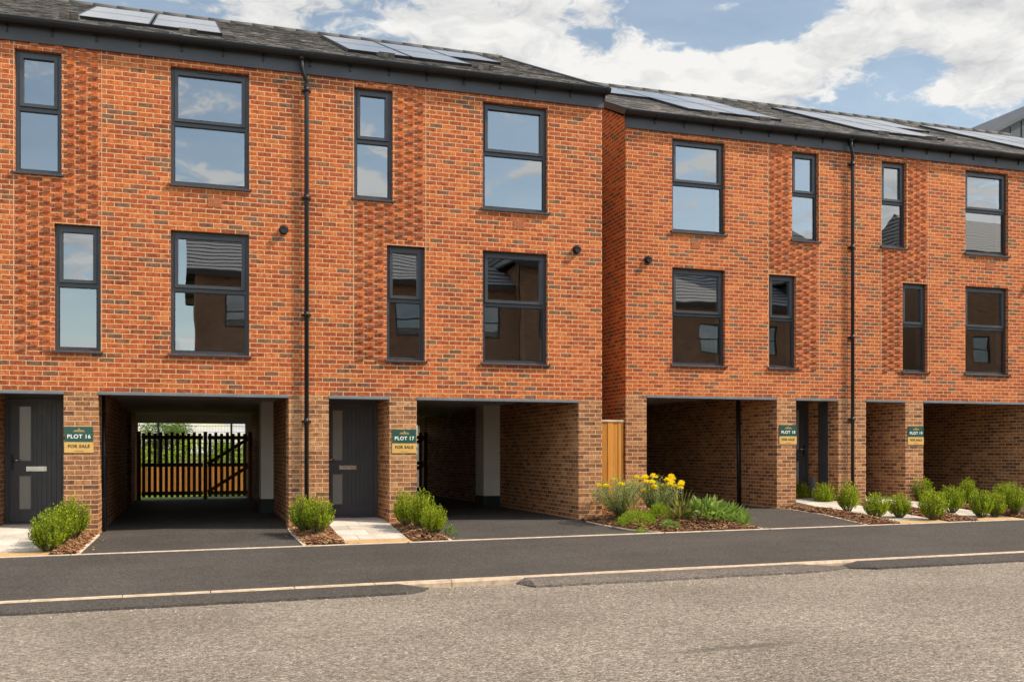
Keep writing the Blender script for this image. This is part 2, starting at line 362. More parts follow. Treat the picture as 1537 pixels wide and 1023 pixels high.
# ------------------------------------------------------------------ the town house
ZL = 2.185; ZE = 7.41; DEP = 12.4; RY0, RZ0, RY1, RZ1 = -.15, 7.72, 6.2, 10.65
SL = math.hypot(RY1-RY0, RZ1-RZ0); ST = ((RY1-RY0)/SL, (RZ1-RZ0)/SL)
def roofpt(x, s, lift=0):                         # point on the front slope, s metres up from the eaves
    return (x, RY0+ST[0]*s-ST[1]*lift, RZ0+ST[1]*s+ST[0]*lift)
def town_house(xp, yf, zf, m, W, d0, d1, c0, c1, label, gable_end, win=.14, column=None, panels=(), vents=(), pipe=True, side_store=False, full=True, gap0=0., rec=1.12):
    H = empty('town_house', (xp, yf, zf), label, 'house', 'brick town houses')
    X = lambda a: m*a
    def rng(a, b): a, b = m*a, m*b; return (a, b) if a < b else (b, a)
    uvo = (rnd.randint(3, 60)*.225+(.07 if m > 0 else .1), -ZL+.075*40)
    # windows
    wins = [(.785, 1.43, 5.47, 7.31, None), (1.33, 1.98, 2.80, 4.725, 'bottom'), (3.0, 4.19, 5.465, 7.31, 'top'), (3.0, 4.19, 2.80, 4.74, 'top')]
    P0, P1, PZ = .77, 1.995, 2.765
    # facade
    b = MB(uvo)
    x0, x1 = rng(0, W)
    hol = [(*rng(w[0], w[1]), w[2], w[3]) for w in wins[2:]] + [(*rng(P0, P1), PZ, 7.6, 1)]
    holed(b, x0, x1, ZL, 7.6, hol, 0, .16)
    b.build('front_wall', M['red'], H)
    # projecting-header panel
    b = MB((0, -ZL+.075*40)); a0, a1 = rng(P0, P1)
    orig = P0+.118-.05625 if m > 0 else -(P0+.118-.05625)-.1125
    b.uvo = (-orig+.3375*8, -ZL+.075*40)
    ph = [(*rng(w[0], w[1]), w[2], w[3]) for w in wins[:2]]
    holed(b, a0, a1, PZ, 7.6, ph, 0, .16)
    for r in range(int((PZ-ZL)/.075)+1, int((ZE-ZL)/.075)+1):
        zb = ZL+r*.075+.006; zt = zb+.063
        rr = r+40
        for k in range(-9, 12):
            xa = orig+.3375*k-(.16875 if rr % 2 else 0)+.005; xb = xa+.1025
            if xa < a0+.03 or xb > a1-.03: continue
            if any(xb > h[0]-.02 and xa < h[1]+.02 and zt > h[2]-.02 and zb < h[3]+.02 for h in ph): continue
            pr = .022+rnd.random()*.003
            cu = ((xa+xb)/2+b.uvo[0], (zb+zt)/2+b.uvo[1])
            b.box(xa, xb, -pr, 0, zb, zt, '+y', cu)
    b.build('patterned_panel', M['fle'], H)
    b = MB()
    for px in (P0, P1): b.box(X(px)-.006, X(px)+.006, -.0025, .01, PZ, ZE)
    b.build('movement_joint', M['joint'], H)
    for w in wins: window(H, X(w[0]), X(w[1]), w[2], w[3], w[4])
    # piers and ground-floor walls
    zb = -.7
    def pier(a, c, y0, y1, z1=ZL):
        b = MB((uvo[0], uvo[1])); b.box(*rng(a, c), y0, y1, zb, z1, '+z'); b.build('pier', M['brown'], H)
    pier(gap0, d0, 0, rec-.02); pier(d1, c0, 0, rec-.02); pier(c1, W, 0, .45)
    b = MB(uvo); b.box(*rng(gap0, d0-.012), rec-.019, DEP, zb, 2.36)
    b.box(*rng(d1+.012, c0-.018), rec-.019, 8.2, zb, 2.36); b.box(*rng(d1+.012, c0-.30), 8.2, 10.2, zb, 2.36); b.box(*rng(d1+.012, c0-.018), 10.2, DEP, zb, 2.36)
    b.box(*rng(c1+win, W-.002), .451, DEP, zb, 2.36)
    b.build('carport_wall', M['brown'], H)
    # lintels
    b = MB()
    for a, c in ((d0, d1), (c0, c1)):
        b.box(*rng(a, c), -.008, .30, 2.142, ZL-.001)
        b.box(*rng(a, c), .02, .30, ZL, 2.34)
    b.build('lintel', M['lintel'], H)
    b = MB(); b.box(*rng(c0-.3, c1+win), .301, DEP, 2.30, 2.345); b.box(*rng(d0-.01, d1+.01), .301, rec+.08, 2.28, 2.33); b.build('carport_ceiling', M['soffit'], H)
    b = MB(); b.box(*rng(c0-.02, c1+win), DEP-.35, DEP-.05, 2.06, 2.299)
    b.box(*rng(c1+win-.16, c1+win-.001), DEP-.36, DEP-.04, zb, 2.059); b.box(*rng(c0-.02, c0+.05), DEP-.36, DEP-.04, zb, 2.059)
    b.build('rear_beam', M['soffit'], H)
    # door
    da, db = rng(d0+.004, d1-.004); Y = rec
    b = MB(); b.box(da, da+.06, Y-.05, Y+.02, .14, 2.27); b.box(db-.06, db, Y-.05, Y+.02, .14, 2.27); b.box(da+.06, db-.06, Y-.05, Y+.02, 2.13, 2.27)
    b.box(da, db, Y-.06, Y+.06, .09, .14)
    D = b.build('door', M['door'], H)
    fr = lambda t: da+.062+(db-da-.124)*t
    b = MB(); gx0, gx1 = (fr(.17), fr(.37)) if m > 0 else (fr(.63), fr(.83))
    holed(b, fr(0), fr(1), .145, 2.125, [(gx0, gx1, .35, .88), (gx0, gx1, 1.12, 1.99)], Y-.03, .02)
    for z0_, z1_ in ((.35, .88), (1.12, 1.99)): frame_rect(b, gx1-gx0+.07, z1_-z0_+.07, .034, Y-.045, Y-.031, (gx0+gx1)/2, z0_-.035)
    g0, g1 = (fr(.47), fr(.97)) if m > 0 else (fr(.03), fr(.53))
    for i in range(7):
        xx = g0+(g1-g0)*i/6; b.box(xx-.007, xx+.007, Y-.045, Y-.031, .32, 2.02)
    b.build('door_leaf', M['door'], D)
    b = MB(); b.box(gx0, gx1, Y-.012, Y-.006, .35, .88); b.box(gx0, gx1, Y-.012, Y-.006, 1.12, 1.99); b.build('door_glass', M['frost'], D)
    lb = fr(.47) if m > 0 else fr(.53)
    b = MB(); b.box(lb-.15, lb+.15, Y-.048, Y-.0375, .955, 1.03); b.box(lb-.125, lb+.125, Y-.056, Y-.0485, .97, 1.015); b.build('letterbox', M['steel'], D)
    hx = fr(.055) if m > 0 else fr(.945)
    b = MB(); b.box(hx-.018, hx+.018, Y-.045, Y-.031, .98, 1.22); b.build('handle_plate', M['black'], D)
    b = MB(); b.tube([(hx, Y-.045, 1.13), (hx, Y-.09, 1.13), (hx+m*.12, Y-.09, 1.13)], .011, 6); b.build('handle', M['steel'], D)
    b = MB(); b.box(da, db, Y+.021, Y+.1, -.5, 2.28); b.build('hall_partition', M['plaster'], H)
    if side_store:
        sx = X(d0)
        b = MB(); b.box(sx-.012*1, sx+.006, .36, .70, .0, 2.14); b.box(sx-.02, sx-.013, .375, .685, .02, 2.12); b.build('store_door', M['door'], H)
        b = MB(); b.box(sx-.05, sx+.01, .82, .95, .20, .52); b.box(sx-.056, sx-.051, .84, .93, .22, .50); b.build('meter_box', M['lintel'], H)
        b = MB(); b.tube([(X(c0)-.02*1, 1.45, -.3), (X(c0)-.06, 1.45, 2.29)], .045, 8); b.build('soil_pipe', M['black'], H)
    elif full:
        b = MB(); xx = X(c0)+m*.03; b.tube([(xx, .72, -.3), (xx, .72, 2.28)], .028, 8); b.tube([(xx, .88, -.3), (xx, .88, 1.2)], .036, 8)
        for z in (.5, 1.18, 1.9): b.box(xx-.04, xx+.03, .68, .76, z, z+.03)
        b.build('service_pipe', M['black'], H)
    if column:
        a, c = rng(*column); b = MB(); b.box(a, c, 4.7, 5.35, .30, 2.30); C_ = b.build('boxed_column', M['white'], H)
        b = MB(); b.box(a-.012, c+.0, 4.688, 5.36, -.5, .30); b.build('plinth', M['dpc'], C_)
    # inside: floors, ceilings, partitions
    b = MB(); i0, i1 = rng(.04, W-.04)
    b.box(i0, i1, .17, DEP-.3, 2.346, 2.46); b.box(i0, i1, .17, DEP-.3, 4.93, 5.12)
    b.build('floor_slab', M['greyfloor'], H)
    b = MB()
    for z0_, z1_ in ((2.461, 4.929), (5.121, 7.5)):
        b.box(i0, i1, 4.2, 4.3, z0_, z1_); b.box(*rng(2.35, 2.45), .35, 4.19, z0_, z1_)
        b.box(*rng(.02, .04), .17, DEP-.3, z0_, z1_); b.box(*rng(W-.04, W-.02), .17, DEP-.3, z0_, z1_)
    b.box(i0, i1, .17, DEP-.3, 7.5, 7.56); b.build('room_wall', M['plaster'], H)
    b = MB()                                             # inner leaf behind the brick skin
    holed(b, i0, i1, 2.36, 7.5, [(*rng(w[0]-.01, w[1]+.01), w[2]-.01, w[3]+.01, 1) for w in wins], .162, 0); b.build('inner_leaf', M['plaster'], H)
    # rear wall and gable
    b = MB(uvo); b.box(x0, x1, DEP-.02, DEP, 2.36, 7.7); b.build('rear_wall', M['red'], H)
    if gable_end:
        gx = X(W); b = MB(uvo)
        b.face([(gx, 0, ZL), (gx, DEP, ZL), (gx, DEP, 7.62), (gx, RY1, RZ1-.09), (gx, 0, 7.62)], (m, 0, 0), )
        b.face([(gx, .45, zb), (gx, DEP, zb), (gx, DEP, ZL), (gx, .45, ZL)], (m, 0, 0))
        b.build('gable_wall', M['red'] if m < 0 else M['brown'], H)
        b = MB()
        for sgn in (0, 1):
            pts = []
            for s, l in ((-.02, -.10), (SL, -.10), (SL, .03), (-.02, .03)):
                p = roofpt(0, s, l); pts.append((p[1] if not sgn else 2*RY1-p[1], p[2]))
            for xx in (gx-m*.02, gx+m*.085): b.face([(xx, p[0], p[1]) for p in pts], (m if xx != gx-m*.02 else -m, 0, 0))
            for i in range(4):
                p, q = pts[i], pts[(i+1) % 4]; b.face([(gx-m*.02, *p), (gx+m*.085, *p), (gx+m*.085, *q), (gx-m*.02, *q)], (0, 0, 1) if i == 2 else (0, 0, -1))
        b.build('verge', M['black'], H)
    # roof
    b = MB(); ex = (.07 if gable_end else 0.); r0, r1 = rng(0, W+ex)
    n = int(SL/.235)+1
    for side in (0, 1):
        for i in range(n):
            s0, s1 = i*.235, min(SL, (i+1)*.235)
            if s1-s0 < .01: continue
            cols_ = 24; segs = [r0+(r1-r0)*k/cols_ for k in range(cols_+1)]
            for k in range(cols_):
                j0 = rnd.random()*.006
                q = [roofpt(segs[k], s0, .010+j0), roofpt(segs[k+1], s0, .010+rnd.random()*.006), roofpt(segs[k+1], s1+.01, .002), roofpt(segs[k], s1+.01, .002)]
                r_ = [roofpt(segs[k], s0, 0), roofpt(segs[k+1], s0, 0), q[1], q[0]]
                if side: q = [(p[0], 2*RY1-p[1], p[2]) for p in q]; r_ = [(p[0], 2*RY1-p[1], p[2]) for p in r_]
                uv = [(segs[k]+xp+20, s0+.001), (segs[k+1]+xp+20, s0+.001), (segs[k+1]+xp+20, s1-.001), (segs[k]+xp+20, s1-.001)]
                b.face(q, (0, -1 if not side else 1, 2), uv); b.face(r_, (0, -1 if not side else 1, 0), [uv[0]]*4)
    for side in (0, 1):
        q = [roofpt(r0, -.0, -.06), roofpt(r1, 0, -.06), roofpt(r1, SL, -.06), roofpt(r0, SL, -.06)]
        if side: q = [(p[0], 2*RY1-p[1], p[2]) for p in q]
        b.face(q, (0, 0, -1))
    RF = b.build('roof', M['slate'], H)
    b = MB(); nr = int((r1-r0)/.45)
    for i in range(nr):
        xa, xb = r0+(r1-r0)*i/nr, r0+(r1-r0)*(i+1)/nr
        b.tube([(xa-.01, RY1, RZ1-.05), (xb, RY1, RZ1-.05+rnd.random()*.008)], [.105, .098], 10)
    b.build('ridge_tile', M['ridge'], RF)
    for a, c, s0, s1 in panels:
        b = MB(); xa, xb = rng(a, c)
        f = [roofpt(xa, s0, .06), roofpt(xb, s0, .06), roofpt(xb, s1, .06), roofpt(xa, s1, .06)]; g = [roofpt(xa, s0, .01), roofpt(xb, s0, .01), roofpt(xb, s1, .01), roofpt(xa, s1, .01)]
        b.face(f, (0, -1, 2), [(0, 0), (xb-xa, 0), (xb-xa, s1-s0), (0, s1-s0)]); Pn = b.build('solar_panel', M['solar'], H)
        b = MB()
        for i in range(4):
            j = (i+1) % 4; b.face([f[i], f[j], g[j], g[i]], Vector(f[i])+Vector(f[j])-2*(Vector(f[0])+Vector(f[2]))/2)
        t = .022
        for (pa, pb, sa, sb) in ((xa, xb, s0, s0+t), (xa, xb, s1-t, s1), (xa, xa+t, s0+t, s1-t), (xb-t, xb, s0+t, s1-t)):
            b.face([roofpt(pa, sa, .064), roofpt(pb, sa, .064), roofpt(pb, sb, .064), roofpt(pa, sb, .064)], (0, -1, 2))
        b.build('panel_frame', M['black'], Pn)
    for a, s in vents:
        b = MB(); xa, xb = X(a)-.14, X(a)+.14
        lo = [roofpt(xa, s, .015), roofpt(xb, s, .015)]; hi = [roofpt(xa, s, .10), roofpt(xb, s, .10)]; bk = [roofpt(xa, s+.36, .02), roofpt(xb, s+.36, .02)]
        b.face([lo[0], lo[1], hi[1], hi[0]], (0, -1, 0)); b.face([hi[0], hi[1], bk[1], bk[0]], (0, -1, 2)); b.face([lo[0], hi[0], bk[0]], (-1, 0, 0)); b.face([lo[1], hi[1], bk[1]], (1, 0, 0))
        b.build('tile_vent', M['slate'], H)
    # fascia, gutter, downpipe
    fe = (.02 if gable_end else 0.); f0, f1 = rng(0, W+fe)
    b = MB(); b.box(f0, f1, -.035, -.001, ZE, 7.70)
    for k in range(1, 3):
        xx = f0+(f1-f0)*k/3+.1; b.box(xx-.012, xx+.012, -.037, -.035, ZE, 7.70)
    b.box(f0, f1, -.06, -.036, 7.655, 7.70); b.build('fascia', M['fascia'], H)
    b = MB(); gy, gz, gr = -.135, 7.705, .082; ge = rng(0, W+(.09 if gable_end else 0))
    ang = [math.pi*(1+k/8) for k in range(9)]
    for rr_, sg in ((gr, 1), (gr-.006, -1)):
        for k in range(8):
            p = [(gy+rr_*math.cos(a_), gz+rr_*math.sin(a_)) for a_ in (ang[k], ang[k+1])]
            b.face([(ge[0], *p[0]), (ge[1], *p[0]), (ge[1], *p[1]), (ge[0], *p[1])], (0, sg*(p[0][0]+p[1][0]-2*gy), sg*(p[0][1]+p[1][1]-2*gz)))
    b.box(ge[0], ge[1], gy-gr-.006, gy-gr+.004, gz-.006, gz+.008)
    nb = int((ge[1]-ge[0])/.62)
    for k in range(nb+1):
        xx = ge[0]+.06+(ge[1]-ge[0]-.12)*k/nb
        for j in range(8):
            p = [(gy+(gr+.012)*math.cos(a_), gz+(gr+.012)*math.sin(a_)) for a_ in (ang[j], ang[j+1])]
            b.face([(xx-.022, *p[0]), (xx+.022, *p[0]), (xx+.022, *p[1]), (xx-.022, *p[1])], (0, p[0][0]-gy, p[0][1]-gz))
        b.box(xx-.012, xx+.012, -.06, -.038, 7.53, 7.66)
    if gable_end: b.face([(X(W+.09), gy+gr*math.cos(a_), gz+gr*math.sin(a_)) for a_ in ang], (m, 0, 0))
    b.build('gutter', M['black'], H)
    if pipe:
        b = MB(); px = -.0; o = -.085
        b.tube([(o, gy, 7.64), (o, gy, 7.46), (o+.03, gy+.01, 7.40), (.0, -.075, 7.27), (.0, -.07, 7.20), (.0, -.07, .05)], .036, 10)
        b.tube([(o, gy, 7.67), (o, gy, 7.58)], .046, 10)
        for z in (7.1, 5.35, 3.45, 1.72): 
            b.tube([(0, -.07, z), (0, -.07, z+.09)], .043, 10); b.box(-.075, .075, -.035, -.001, z+.02, z+.055)
        b.build('drainpipe', M['black'], H)
    # small fittings
    xa = X(3.66)
    b = MB(); b.box(xa-.105, xa+.105, -.006, .02, 5.145, 5.285)
    for k in range(6): b.box(xa-.088+k*.033-.004, xa-.088+k*.033+.004, -.0085, -.0065, 5.16, 5.27)
    b.build('air_brick', M['clay'], H)
    xv = X(4.73)
    b = MB(); b.tube([(xv, .01, 4.85), (xv, -.05, 4.85)], .075, 14); b.tube([(xv, -.05, 4.85), (xv, -.10, 4.835)], [.066, .05], 14); b.tube([(xv, -.10, 4.835), (xv, -.105, 4.835)], .058, 14); b.build('vent_cowl', M['black'], H)
    return H
# ------------------------------------------------------------------ the two terraces
S0, S1, S2 = 1.32, 3.34, 5.42
def arr(*cols_):
    out = []
    for c in cols_:
        a, b, rows = c
        if 'l' in rows: out.append((a, b, S0, S1-.03))
        if 'u' in rows: out.append((a, b, S1, S2))
    return out
X16, X17, X18 = -3.227, 1.863, 13.39; Y1, Y2 = 16.6, 18.0; Z2 = .20
town_house(X16, Y1, 0, 1, 5.09, .48, 1.459, 1.947, 4.813, 'leftmost brick town house, its open carport showing the slatted gate and daylight', False, column=(4.70, 4.95),
           panels=arr((1.54, 2.66, 'lu'), (2.69, 3.81, 'lu')), vents=((1.48, .74), (3.26, .72)), pipe=False)
town_house(X17, Y1, 0, 1, 5.225, .367, 1.374, 1.84, 4.776, 'brick town house at the right end of the nearer terrace, beside the narrow gap', True, win=0., column=(4.40, 4.776),
           panels=arr((.84, 1.95, 'lu'), (1.98, 3.09, 'lu'), (3.12, 4.23, 'u')), vents=((1.46, .92), (3.24, .86)))
town_house(X18, Y2, Z2, -1, 5.20, .30, 1.34, 1.79, 4.75, 'brick town house at the left end of the set-back terrace, behind the yellow-flowered bed', True, win=0.,
           panels=arr((1.02, 2.13, 'lu'), (2.16, 3.27, 'lu'), (3.30, 4.41, 'u')), vents=((2.97, .8), (1.67, .9)), pipe=False, side_store=True)
town_house(X18, Y2, Z2, 1, 5.13, .386, 1.40, 1.87, 4.80, 'brick town house right of the set-back terrace\'s drainpipe, behind most of the shrubs', False, win=0.,
           panels=arr((1.10, 2.21, 'lu'), (2.24, 3.35, 'lu'), (3.38, 4.49, 'u')), vents=((1.36, .9), (2.74, 1.0)), full=False, rec=1.34)
town_house(X18+5.13*2, Y2, Z2, -1, 5.13, .30, 1.34, 1.79, 4.80, 'town house at the photo\'s right edge of which only the solar-panelled roof shows', False, win=0.,
           panels=arr((1.1, 2.21, 'lu'), (2.24, 3.35, 'lu'), (3.38, 4.49, 'lu')), vents=((2.8, .9),), pipe=True, full=False)
# ------------------------------------------------------------------ plot boards
def text_mesh(txt, size, name, mat, ext=.0015, bold=.0):
    cu = bpy.data.curves.new(name, 'FONT'); cu.body = txt; cu.size = size; cu.align_x = 'CENTER'; cu.align_y = 'CENTER'; cu.extrude = ext; cu.offset = bold; cu.space_character = 1.12
    o = bpy.data.objects.new(name, cu); col.objects.link(o); dg = bpy.context.evaluated_depsgraph_get()
    me = bpy.data.meshes.new_from_object(o.evaluated_get(dg)); bpy.data.objects.remove(o); me.name = name
    me.materials.clear(); me.materials.append(mat)
    me.transform(Matrix.Rotation(math.pi/2, 4, 'X')); return me
def plot_sign(x, y, z, num, label):
    S = empty('plot_sign', (x, y, z), label, 'sign', 'plot boards')
    w, h, zm = .40, .395, .165
    b = MB(); b.box(-w/2, w/2, -.016, -.004, zm+.001, h); b.build('green_panel', M['green'], S)
    b = MB(); b.box(-w/2-.006, w/2+.004, -.014, -.004, 0, zm-.001); b.build('gold_panel', M['gold'], S)
    link('plot_text', text_mesh('PLOT %d' % num, .082, 'plot_text', M['ltr'], bold=.0018), S, (0, -.0185, .245))
    link('sale_text', text_mesh('FOR SALE', .066, 'sale_text', M['ltrd'], bold=.001), S, (0, -.0165, .098))
    b = MB()
    for i in range(7): b.box(-.06+i*.019, -.06+i*.019+.012, -.0165, -.0145, .022, .029)
    b.build('small_print', M['ltrd'], S)
    b = MB()
    b.box(-.09, .09, -.019, -.0165, .318, .321)
    for i in range(-4, 5): b.box(i*.016-.005, i*.016+.005, -.019, -.0165, .330, .348-abs(i)*.001)
    b.box(-.08, .08, -.019, -.0165, .322, .327); b.box(-.007, .007, -.019, -.0165, .349, .372); b.box(-.022, .022, -.019, -.0165, .349, .354)
    b.build('emblem', M['emb'], S)
plot_sign(-1.552, Y1, 1.25, 16, 'green and gold PLOT 16 board between the leftmost door and the open carport')
plot_sign(3.487, Y1, 1.245, 17, 'green and gold PLOT 17 board on the pier above three shrubs by the paved path')
plot_sign(11.855, Y2, 1.43, 18, 'green and gold PLOT 18 board on the pier left of the narrow dark doorway')
plot_sign(15.055, Y2, 1.43, 19, 'green and gold PLOT 19 board, the rightmost board, beside the last carport')
# a sheet of white card propped inside the window over carport 16
b = MB(); b.box(-.12, .14, 0, .004, 0, .20); o = b.build('paper_sheet', M['paper'], None, (.02, Y1+.185, 2.885)); o.rotation_euler = (R(-20), 0, R(30))
tag(o, 'small white card propped inside the lower window above the open carport', 'card')
# ------------------------------------------------------------------ ground, road, pavement
def zg(x, y):                                     # height of the made ground
    if y >= Y1: p = 0
    elif y >= 14.75: p = -.12*(Y1-y)/(Y1-14.75)
    elif y >= 11.7: p = -.12-.18*(14.75-y)/(14.75-11.7)
    else: p = -.30
    return p+TILT*x
def sheet(name, mat, xs, ys, off=0., zf=None):
    b = MB()
    for i in range(len(xs)-1):
        for j in range(len(ys)-1):
            q = [(xs[i], ys[j]), (xs[i+1], ys[j]), (xs[i+1], ys[j+1]), (xs[i], ys[j+1])]
            b.face([(x, y, (zf or zg)(x, y)+off) for x, y in q], (0, 0, 1))
    return tag(b.build(name, mat), kind='structure')
sheet('ground', M['earth'], [-1500, -90, 90, 1500], [-1500, 1500], -.5, lambda x, y: TILT*max(-90, min(90, x)))
sheet('road', M['road'], [-60, 80], [-6.5, 11.6], -.375, lambda x, y: TILT*x)
sheet('pavement', M['tarmac'], [-60, 80], [11.7, 14.72])
sheet('driveway', M['tarmac'], [-60, 80], [14.78, 16.6, 29.2])
sheet('lawn', M['grass'], [-60, 80], [29.2, 60], .0, lambda x, y: TILT*x-.10)
sheet('far_pavement', M['oldtar'], [-60, 80], [-9, -6.5], -.28, lambda x, y: TILT*x)
def tbox(b, x0, x1, y0, y1, z0, z1, f=zg):        # box that follows the fall of the street
    P = lambda x, y, z: (x, y, f(x, y)+z)
    c = [(x0, y0), (x1, y0), (x1, y1), (x0, y1)]
    b.face([P(*p, z1) for p in c], (0, 0, 1))
    for i in range(4):
        p, q = c[i], c[(i+1) % 4]; mx, my = (p[0]+q[0])/2-(x0+x1)/2, (p[1]+q[1])/2-(y0+y1)/2
        b.face([P(*p, z0), P(*q, z0), P(*q, z1), P(*p, z1)], (mx, my, 0))
kz = lambda x, y: -.30+TILT*x
b = MB(); x = -40.
while x < 60:
    c = 7e-3*rnd.random(); tbox(b, x+.006, x+.909, 11.575, 11.70, -.3, .004+c*.5, kz)
    b.face([(x+.004, 11.575, kz(x, 0)+.004), (x+.911, 11.575, kz(x+.9, 0)+.004), (x+.911, 11.56, kz(x+.9, 0)-.02), (x+.004, 11.56, kz(x, 0)-.02)], (0, -1, 1))
    b.face([(x+.004, 11.56, kz(x, 0)-.3), (x+.911, 11.56, kz(x+.9, 0)-.3), (x+.911, 11.56, kz(x+.9, 0)-.02), (x+.004, 11.56, kz(x, 0)-.02)], (0, -1, 0)); x += .915
tag(b.build('kerb', M['concrete']), kind='structure')
b = MB(); x = -40.
while x < 60:
    tbox(b, x+.002, x+.913, 14.72, 14.78, -.2, .006+rnd.random()*.004); x += .915
tag(b.build('edging', M['edge']), kind='structure')
def fillet(name, mat, x0, x1, tl, tr, dep=.42, label=None):      # asphalt wedge laid against the kerb
    b = MB(); N = max(4, int((x1-x0)/.12)); r2 = random.Random(int(x0*10)+99)
    top, foot = [], []
    for i in range(N+1):
        x = x0+(x1-x0)*i/N; k = min(1, max(0, (x-x0)/tl) if tl else 1, max(0, (x1-x)/tr) if tr else 1)
        j = r2.uniform(-.012, .012)
        top.append((x, 11.562-(1-k)*.02, kz(x, 0)-.003-(1-k)*.068)); foot.append((x, 11.562-.03-(dep-.03)*k**.6+j, kz(x, 0)-.073+.024*k**.5))
    for i in range(N):
        mid = [((a[0]+c[0])/2, (a[1]+c[1])/2, (a[2]+c[2])/2+.012) for a, c in ((top[i], foot[i]), (top[i+1], foot[i+1]))]
        b.face([top[i], top[i+1], mid[1], mid[0]], (0, -1, 2)); b.face([mid[0], mid[1], foot[i+1], foot[i]], (0, -1, 2)); b.face([foot[i], foot[i+1], (foot[i+1][0], foot[i+1][1]-.008, kz(foot[i+1][0], 0)-.08), (foot[i][0], foot[i][1]-.008, kz(foot[i][0], 0)-.08)], (0, -1, 0))
    return tag(b.build(name, mat), kind='structure')
fillet('road_ramp', M['tarmac'], -30, 2.72, 0, .34)
fillet('road_ramp', M['oldtar'], 3.80, 8.55, .12, .8, .42)
fillet('road_ramp', M['tarmac'], 8.35, 50, .35, 0, .42)
# grit washed along the channel
b = MB()
for _ in range(380):
    x = rnd.uniform(-4, 14); y = 11.5-abs(rnd.gauss(0, .3))- (.38 if (x < 2.4 or x > 8.7 or 4 < x < 8.1) else 0); s = rnd.uniform(.003, .009)
    b.obox((x, y, kz(x, 0)-.072), (s, 0, 0), (0, s*.8, 0), (0, 0, s*.6))
tag(b.build('road_grit', M['edge']), kind='stuff')
# paths to the front doors
def path(x0, x1, yf, zf, label):
    f = lambda x, y: max(zg(x, y)+.010, zg(x, 14.78)+.012+(zf+.10-zg(x, 14.78))*min(1, max(0, (y-14.9)/(yf+.45-14.9))))
    b = MB(); rows = [(14.785, 15.12, 'buff')]; y = 15.125
    while y < yf+1.0: rows.append((y, min(y+.445, yf+1.06), 'slab')); y += .45
    b2 = MB()
    for k, (a, c, kind) in enumerate(rows):
        n = 2 if k % 2 == 0 else 3; w = (x1-x0)
        cuts = [x0, x0+w*.5, x1] if n == 2 else [x0, x0+w*.27, x0+w*.74, x1]
        for i in range(n): tbox(b if kind == 'slab' else b2, cuts[i]+.003, cuts[i+1]-.003, a, c, -.15, rnd.random()*.004, f)
    o = tag(b.build('path', M['slab']), kind='structure'); tag(b2.build('path', M['buff']), kind='structure')
path(X16+.42, X16+1.46, Y1, 0, '16'); path(X17+.37, X17+1.37, Y1, 0, '17'); path(X18-1.34, X18-.31, Y2, Z2-.05, '18'); path(X18+.39, X18+1.40, Y2, Z2-.05, '19')
